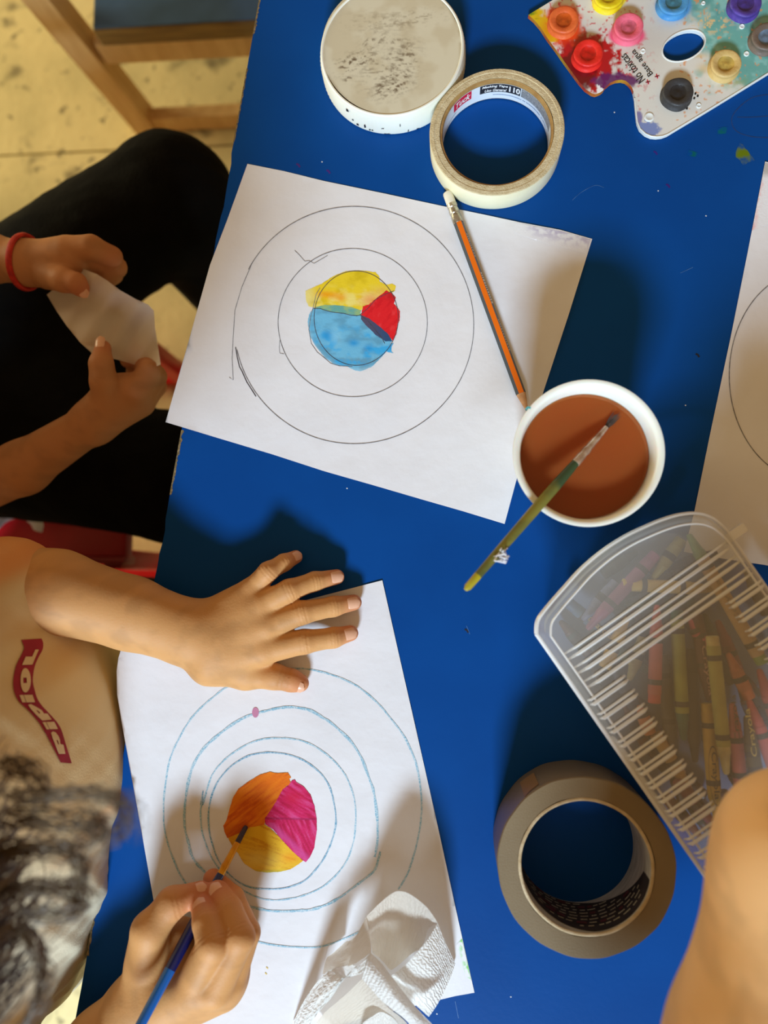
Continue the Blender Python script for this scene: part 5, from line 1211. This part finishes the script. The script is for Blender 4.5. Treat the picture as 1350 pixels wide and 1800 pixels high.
# shirt
st = [('e', (-.340, -.140, .585), (.100, .150, .19), None, .03), ('e', (-.345, -.150, .50), (.102, .150, .13), None, .03), ('e', (-.345, -.240, .565), (.082, .100, .16), None, .03), ('c', (-.37, -.03, .728), (-.37, -.255, .728), .052, .052, .05), ('c', SL, tuple(P(8, 1032, .050)), .050, .0345, .03), ('c', SR, tuple(Vector(SR).lerp(ER_, .62)), .052, .046, .03)]
V, Q = sdf_mesh(st, .0026); N = vnormals(V, Q)
wv = (vnoise(V[:, 0]*26+V[:, 1]*8, V[:, 1]*22-V[:, 2]*18, 12)-.5)*.010+(vnoise(V[:, 0]*60, V[:, 1]*50+V[:, 2]*26, 14)-.5)*.0045
low = sstep(-.12, -.24, V[:, 1]); wv = wv*(.45+1.1*low)
V = V+N*wv[:, None]
n1 = vnoise(V[:, 0]*20+3, V[:, 1]*20+V[:, 2]*6, 16); n2 = vnoise(V[:, 0]*26, V[:, 1]*24+V[:, 2]*8, 18)
c = np.tile(lin((226, 200, 150)), (len(V), 1)); c = mixc(c, lin((214, 176, 120)), sstep(.4, .7, n1)); c = mixc(c, lin((214, 138, 60)), sstep(.56, .72, n2)*.8*sstep(-.23, -.17, V[:, 1])); c = mixc(c, lin((150, 128, 74)), sstep(.6, .78, vnoise(V[:, 0]*18, V[:, 1]*18, 20))*.6*sstep(-.2, -.1, V[:, 1])); c = mixc(c, lin((226, 150, 90)), sstep(-.03, .02, V[:, 1])*sstep(.4, .6, n2)*.8)
c = mixc(c, lin((222, 212, 186)), low*.8)
M['shirt'] = vcol_mat('tie_dyed_cotton', .9, .2, 900, .15)
shirt = link('t_shirt', fast_mesh(V, Q, np.hstack([c, np.ones((len(c), 1))])), M['shirt'], k1)
bvh = BVHTree.FromPolygons([tuple(p) for p in V], [tuple(int(i) for i in q_) for q_ in Q])
CAM = Vector((0, 0, ZC))
def onshirt(px, py, off=.0008):
    d = (P(px, py, 0)-CAM).normalized(); hit = bvh.ray_cast(CAM, d)
    if hit[0] is None: return P(px, py, -.03)
    return hit[0]-d*off
sx = 5.87
Lf = crop([(220, 145), (240, 190), (248, 235), (215, 310), (170, 400), (145, 500), (136, 600), (150, 690), (195, 780), (270, 850), (345, 930), (410, 1010), (470, 1110), (530, 1220), (580, 1320), (625, 1410)], sx, 0, 1100)
Rt = crop([(430, 132), (446, 180), (440, 245), (400, 320), (365, 400), (345, 490), (340, 580), (360, 670), (385, 750), (430, 820), (490, 885), (550, 950), (600, 1010), (640, 1090), (685, 1240), (742, 1420)], sx, 0, 1100)
Lf, Rt = cmr(Lf, 4), cmr(Rt, 4); V = []; m_ = len(Lf)
for a, b in zip(Lf, Rt): V += [onshirt(*(a+(b-a)*t)) for t in (0, .25, .5, .75, 1)]
pr = link('shirt_print', mesh_of(V, [(5*i+j, 5*i+j+1, 5*i+j+6, 5*i+j+5) for i in range(m_-1) for j in range(4)]), mat('maroon_print', (158, 26, 42), (146, 22, 38), 90, .8), shirt, 'wavy maroon band with cream letters')
M['print_cream'] = mat('shirt_print_cream', (220, 190, 142), rough=.9)
def glyph(polys):
    mb = MB()
    for pg in polys:
        vv, ff = fill_poly(crop(pg, sx, 0, 1100), 2.2); mb.add([onshirt(a, b, .0014) for a, b in vv], ff)
    mb.obj('printed_letter', M['print_cream'], k1, False)
glyph([[(365, 245), (402, 245), (335, 400), (228, 405), (266, 318), (332, 318)]])
g = [(225+55*0, 0)]
el = [(262+(54+4*math.cos(t))*math.cos(t)*.98, 562+126*math.sin(t)) for t in [2*math.pi*i/26 for i in range(26)]]
vv, ff = fill_poly(crop(el, sx, 0, 1100), 2.2, [crop([(240, 535), (275, 535), (277, 590), (240, 592)], sx, 0, 1100)]); MB().add([onshirt(a, b, .0014) for a, b in vv], ff).obj('printed_letter', M['print_cream'], k1, False)
glyph([[(202, 716), (240, 714), (268, 790), (230, 790)], [(246, 714), (335, 712), (362, 788), (274, 790)]])
def glyphP(out, hole_):
    vv, ff = fill_poly(crop(out, sx, 0, 1100), 2.2, [crop(hole_, sx, 0, 1100)]); MB().add([onshirt(a, b, .0014) for a, b in vv], ff).obj('printed_letter', M['print_cream'], k1, False)
glyphP([(290, 815), (320, 808), (380, 840), (430, 870), (455, 905), (490, 905), (534, 968), (437, 978), (375, 920), (320, 860)], [(375, 872), (390, 872), (418, 902), (404, 906)])
glyph([[(438, 995), (472, 992), (510, 1068), (482, 1070)], [(478, 992), (560, 990), (598, 1066), (516, 1068)]])
glyphP([(527, 1105), (545, 1090), (575, 1100), (605, 1140), (620, 1180), (622, 1220), (655, 1228), (675, 1320), (608, 1322), (570, 1225), (540, 1150)], [(582, 1180), (596, 1180), (610, 1222), (600, 1224)])
# trousers
tr1 = [('e', (-.44, -.14, .345), (.12, .145, .075), None, .03)]
for ya in (-.06, -.22): tr1 += [('c', (-.43, ya, .335), (-.165, ya, .345), .066, .056, .02), ('c', (-.165, ya, .345), (-.17, ya, .11), .055, .044, .02)]
V, Q = sdf_mesh(tr1, .0045); link('trousers', fast_mesh(V, Q), mat('grey_cloth', (70, 72, 80), (60, 62, 70), 40, .9, .2, 300), k1)
ZH = .245
cur = [([P(20, 1400, ZH), P(90, 1395, ZH), P(160, 1392, ZH), P(205, 1402, ZH), P(222, 1430, ZH), P(212, 1460, ZH), P(190, 1468, ZH)], .0005), ([P(10, 1440, ZH), P(110, 1448, ZH), P(160, 1448, ZH), P(174, 1462, ZH), P(155, 1476, ZH), P(120, 1478, ZH)], .0005),
       ([P(0, 1560, ZH), P(90, 1556, ZH), P(140, 1566, ZH), P(150, 1590, ZH), P(110, 1604, ZH), P(40, 1600, ZH)], .0007), ([P(0, 1500, ZH), P(80, 1492, ZH), P(130, 1500, ZH), P(146, 1530, ZH), P(140, 1560, ZH)], .0007), ([P(0, 1340, ZH), P(50, 1350, ZH), P(74, 1385, ZH), P(70, 1420, ZH)], .0006), ([P(0, 1640, ZH), P(50, 1640, ZH), P(74, 1690, ZH), P(70, 1760, ZH), P(40, 1820, ZH)], .0007), ([P(170, 1400, ZH), P(215, 1400, ZH-.01), P(240, 1425, ZH-.02), P(238, 1475, ZH-.03)], .00012)]
hair(k1, hc, ax1, 3000, [(46, 36, 28), (70, 56, 42), (136, 114, 86)], 11, .052, curls=cur)

# the brush in that hand
hb = thing('paint_brush', 'thin brush with a blue handle and yellow ferrule, held by the child painting', 'brush', RB(0))
M['blue_handle'] = mat('dark_blue_handle', (10, 30, 96), rough=.25, coat=.4); M['bright_handle'] = mat('bright_blue_handle', (8, 104, 196), rough=.25, coat=.4); M['gold'] = mat('yellow_ferrule', (226, 160, 22), (206, 134, 10), 160, .3, metal=.35); M['dark_br'] = mat('dark_wet_bristles', (40, 34, 58), (60, 40, 50), 400, .5)
MB().tube([RB(t) for t in (0, .01, .09)], [.0012, .0018, .0020], 12).obj('bristles', M['dark_br'], hb)
MB().tube([RB(t) for t in (.088, .10, .20, .205, .215, .22, .25)], [.0020, .0021, .0025, .0028, .0028, .0025, .0026], 14).obj('ferrule', M['gold'], hb)
MB().tube([RB(t) for t in (.25, .32, .45, .60, .70)], [.0026, .0033, .0040, .0040, .0037], 16).obj('handle', M['blue_handle'], hb)
MB().tube([RB(t) for t in (.70, .85, 1.05, 1.25, 1.28)], [.0037, .0034, .0030, .0026, .0015], 16).obj('handle_end', M['bright_handle'], hb, label='bright blue end of the handle')

# ------------------------------------------------------------------ bare arm at the bottom right
k3 = thing('person', 'bare tan arm of a person reaching in over the crayon box at the bottom right', 'person', P(1380, 1490, 0))
e3 = P(1416, 1508, .165); s3 = P(1222, 2150, .165)+Vector((0, 0, .02)); w3_ = P(2050, 1640, .06)
a3 = [('c', tuple(s3), tuple(e3.lerp(s3, .5)), .043, .0395, .01), ('c', tuple(e3.lerp(s3, .5)), tuple(e3), .0395, .0360, .01), ('c', tuple(e3), tuple(e3.lerp(w3_, .4)), .0358, .034, .025), ('c', tuple(e3.lerp(w3_, .4)), tuple(w3_), .034, .022, .01)]
d3 = (w3_-e3).normalized(); a3 += hand_prims(w3_, (d3.x, d3.y, -.25), (0, 0, 1), (-d3.y, d3.x, 0), 1.1, .3)
A3 = sdf_mesh(a3, .0024)
skin_body([A3], k3, (234, 186, 128), [(e3, .03, .25)], seed=21, name='arm')
V, Q = sdf_mesh([('c', tuple(s3+(s3-e3)*.35), tuple(s3+(e3-s3)*.08), .054, .050, .01)], .004)
link('sleeve', fast_mesh(V, Q), mat('sleeve_cloth', (120, 40, 44), (104, 32, 38), 40, .9, .2, 300), k3)

# ------------------------------------------------------------------ crumpled paper towel
tw = thing('paper_towel', 'crumpled embossed white paper towel standing on the corner of the second painting', 'paper towel', P(670, 1690, 0))
M['towel'] = sheet_mat('embossed_towel', (250, 247, 240), 1.0, rough=.9, translucent=.42, bump=(7.0, .6, 5.0))
M['towel_thin'] = sheet_mat('thin_towel', (238, 228, 212), .86, (1, .95, .86), .9, .5, (7.0, .4, 5.0))
def towel(name, rows, m, us=16, vs=14, amp=.0008, sd=0):
    """loft through rows of (crop pixel x, y, height mm)"""
    R_ = [np.array([tuple(P(490+x/3.649, 1540+y/3.649, z/1000.0)) for x, y, z in cmr(r, 10)]) for r in rows]; n_ = us+1
    R_ = [np.array([r[min(len(r)-1, int(round(i*(len(r)-1)/us)))] for i in range(n_)]) for r in R_]
    G = np.array([cmr([r[i] for r in R_], vs) for i in range(n_)]); a, b, _ = G.shape
    xs, ys = np.meshgrid(np.arange(a), np.arange(b), indexing='ij'); G[..., 2] += amp*(vnoise(xs*.7, ys*.45, sd)-.5)*2
    V = G.reshape(-1, 3); F = [(i*b+j, (i+1)*b+j, (i+1)*b+j+1, i*b+j+1) for i in range(a-1) for j in range(b-1)]
    V[:, 2] = np.maximum(V[:, 2], TZ+.0011)
    uv = np.stack([xs/a, ys/b], -1).reshape(-1, 2); return link(name, mesh_of(V, F, True, uv=uv), m, tw)
towel('back_fold', [[(560, 262, 30), (630, 190, 36), (700, 130, 40), (760, 98, 42), (830, 110, 42), (940, 190, 40), (1020, 300, 36)], [(575, 340, 26), (640, 260, 28), (700, 205, 28), (770, 190, 28), (840, 205, 28), (910, 260, 28), (960, 340, 26)], [(590, 420, 14), (640, 360, 14), (700, 330, 14), (770, 320, 14), (850, 340, 14), (900, 380, 16), (930, 430, 18)], [(600, 490, 8), (640, 520, 5), (680, 560, 5), (720, 600, 5), (780, 560, 5), (850, 500, 6), (900, 470, 12)]], M['towel_thin'], 24)
towel('right_fold', [[(720, 640, 30), (790, 590, 36), (860, 520, 40), (930, 440, 40), (980, 370, 38), (1020, 300, 36)], [(770, 720, 26), (850, 660, 34), (930, 590, 36), (990, 520, 34), (1030, 450, 32), (1062, 410, 30)], [(860, 810, 16), (930, 740, 22), (1000, 660, 24), (1040, 600, 22), (1070, 540, 20), (1095, 480, 18)], [(962, 905, 3), (1005, 845, 3), (1050, 765, 3), (1085, 690, 3), (1110, 630, 3), (1132, 562, 3)]], M['towel'], 22, amp=.0006, sd=2)
towel('front_fold', [[(590, 490, 40), (660, 560, 44), (720, 640, 46), (790, 730, 46), (870, 830, 44), (985, 952, 40), (1060, 1060, 36)], [(562, 570, 44), (630, 650, 48), (690, 720, 50), (760, 810, 50), (840, 900, 48), (920, 985, 44), (980, 1080, 40)], [(534, 660, 40), (590, 720, 42), (650, 790, 42), (720, 850, 42), (790, 905, 42), (850, 970, 40), (890, 1080, 36)]], M['towel'], 22, 12, sd=3)
towel('left_fold', [[(590, 490, 40), (530, 560, 42), (470, 600, 44), (400, 690, 38), (330, 790, 30), (250, 880, 18), (200, 950, 10)], [(560, 600, 38), (490, 640, 40), (420, 650, 42), (340, 720, 36), (260, 820, 24), (190, 900, 14), (140, 960, 6)], [(470, 560, 26), (430, 572, 30), (360, 590, 32), (290, 630, 28), (200, 740, 16), (130, 860, 7), (90, 950, 2)]], M['towel'], 30, 14, amp=.0022, sd=4)
towel('thin_fold', [[(560, 262, 30), (575, 340, 32), (588, 420, 36), (592, 490, 40)], [(490, 390, 20), (500, 440, 24), (500, 500, 28), (490, 560, 34)], [(430, 420, 14), (380, 490, 16), (340, 560, 18), (380, 600, 24)], [(420, 430, 4), (340, 500, 4), (305, 530, 4), (280, 630, 4)]], M['towel_thin'], 16, sd=5)
towel('inner_fold', [[(534, 660, 40), (600, 730, 40), (700, 840, 40), (800, 920, 40), (860, 1000, 38)], [(430, 760, 24), (520, 800, 18), (620, 860, 16), (720, 920, 16), (800, 1020, 18)], [(300, 870, 14), (390, 900, 8), (500, 930, 6), (620, 980, 6), (740, 1080, 8)], [(240, 940, 5), (330, 990, 3), (460, 1040, 2), (600, 1090, 2), (700, 1140, 2)]], M['towel_thin'], 20, sd=6)
towel('lower_fold', [[(540, 940, 18), (600, 900, 24), (655, 872, 26), (720, 900, 24), (760, 940, 22)], [(520, 1010, 12), (600, 980, 16), (660, 960, 18), (730, 990, 18), (790, 1030, 14)], [(500, 1090, 3), (600, 1080, 3), (670, 1080, 3), (740, 1090, 3), (800, 1100, 3)]], M['towel'], 16, sd=7)
bpy.context.view_layer.update()
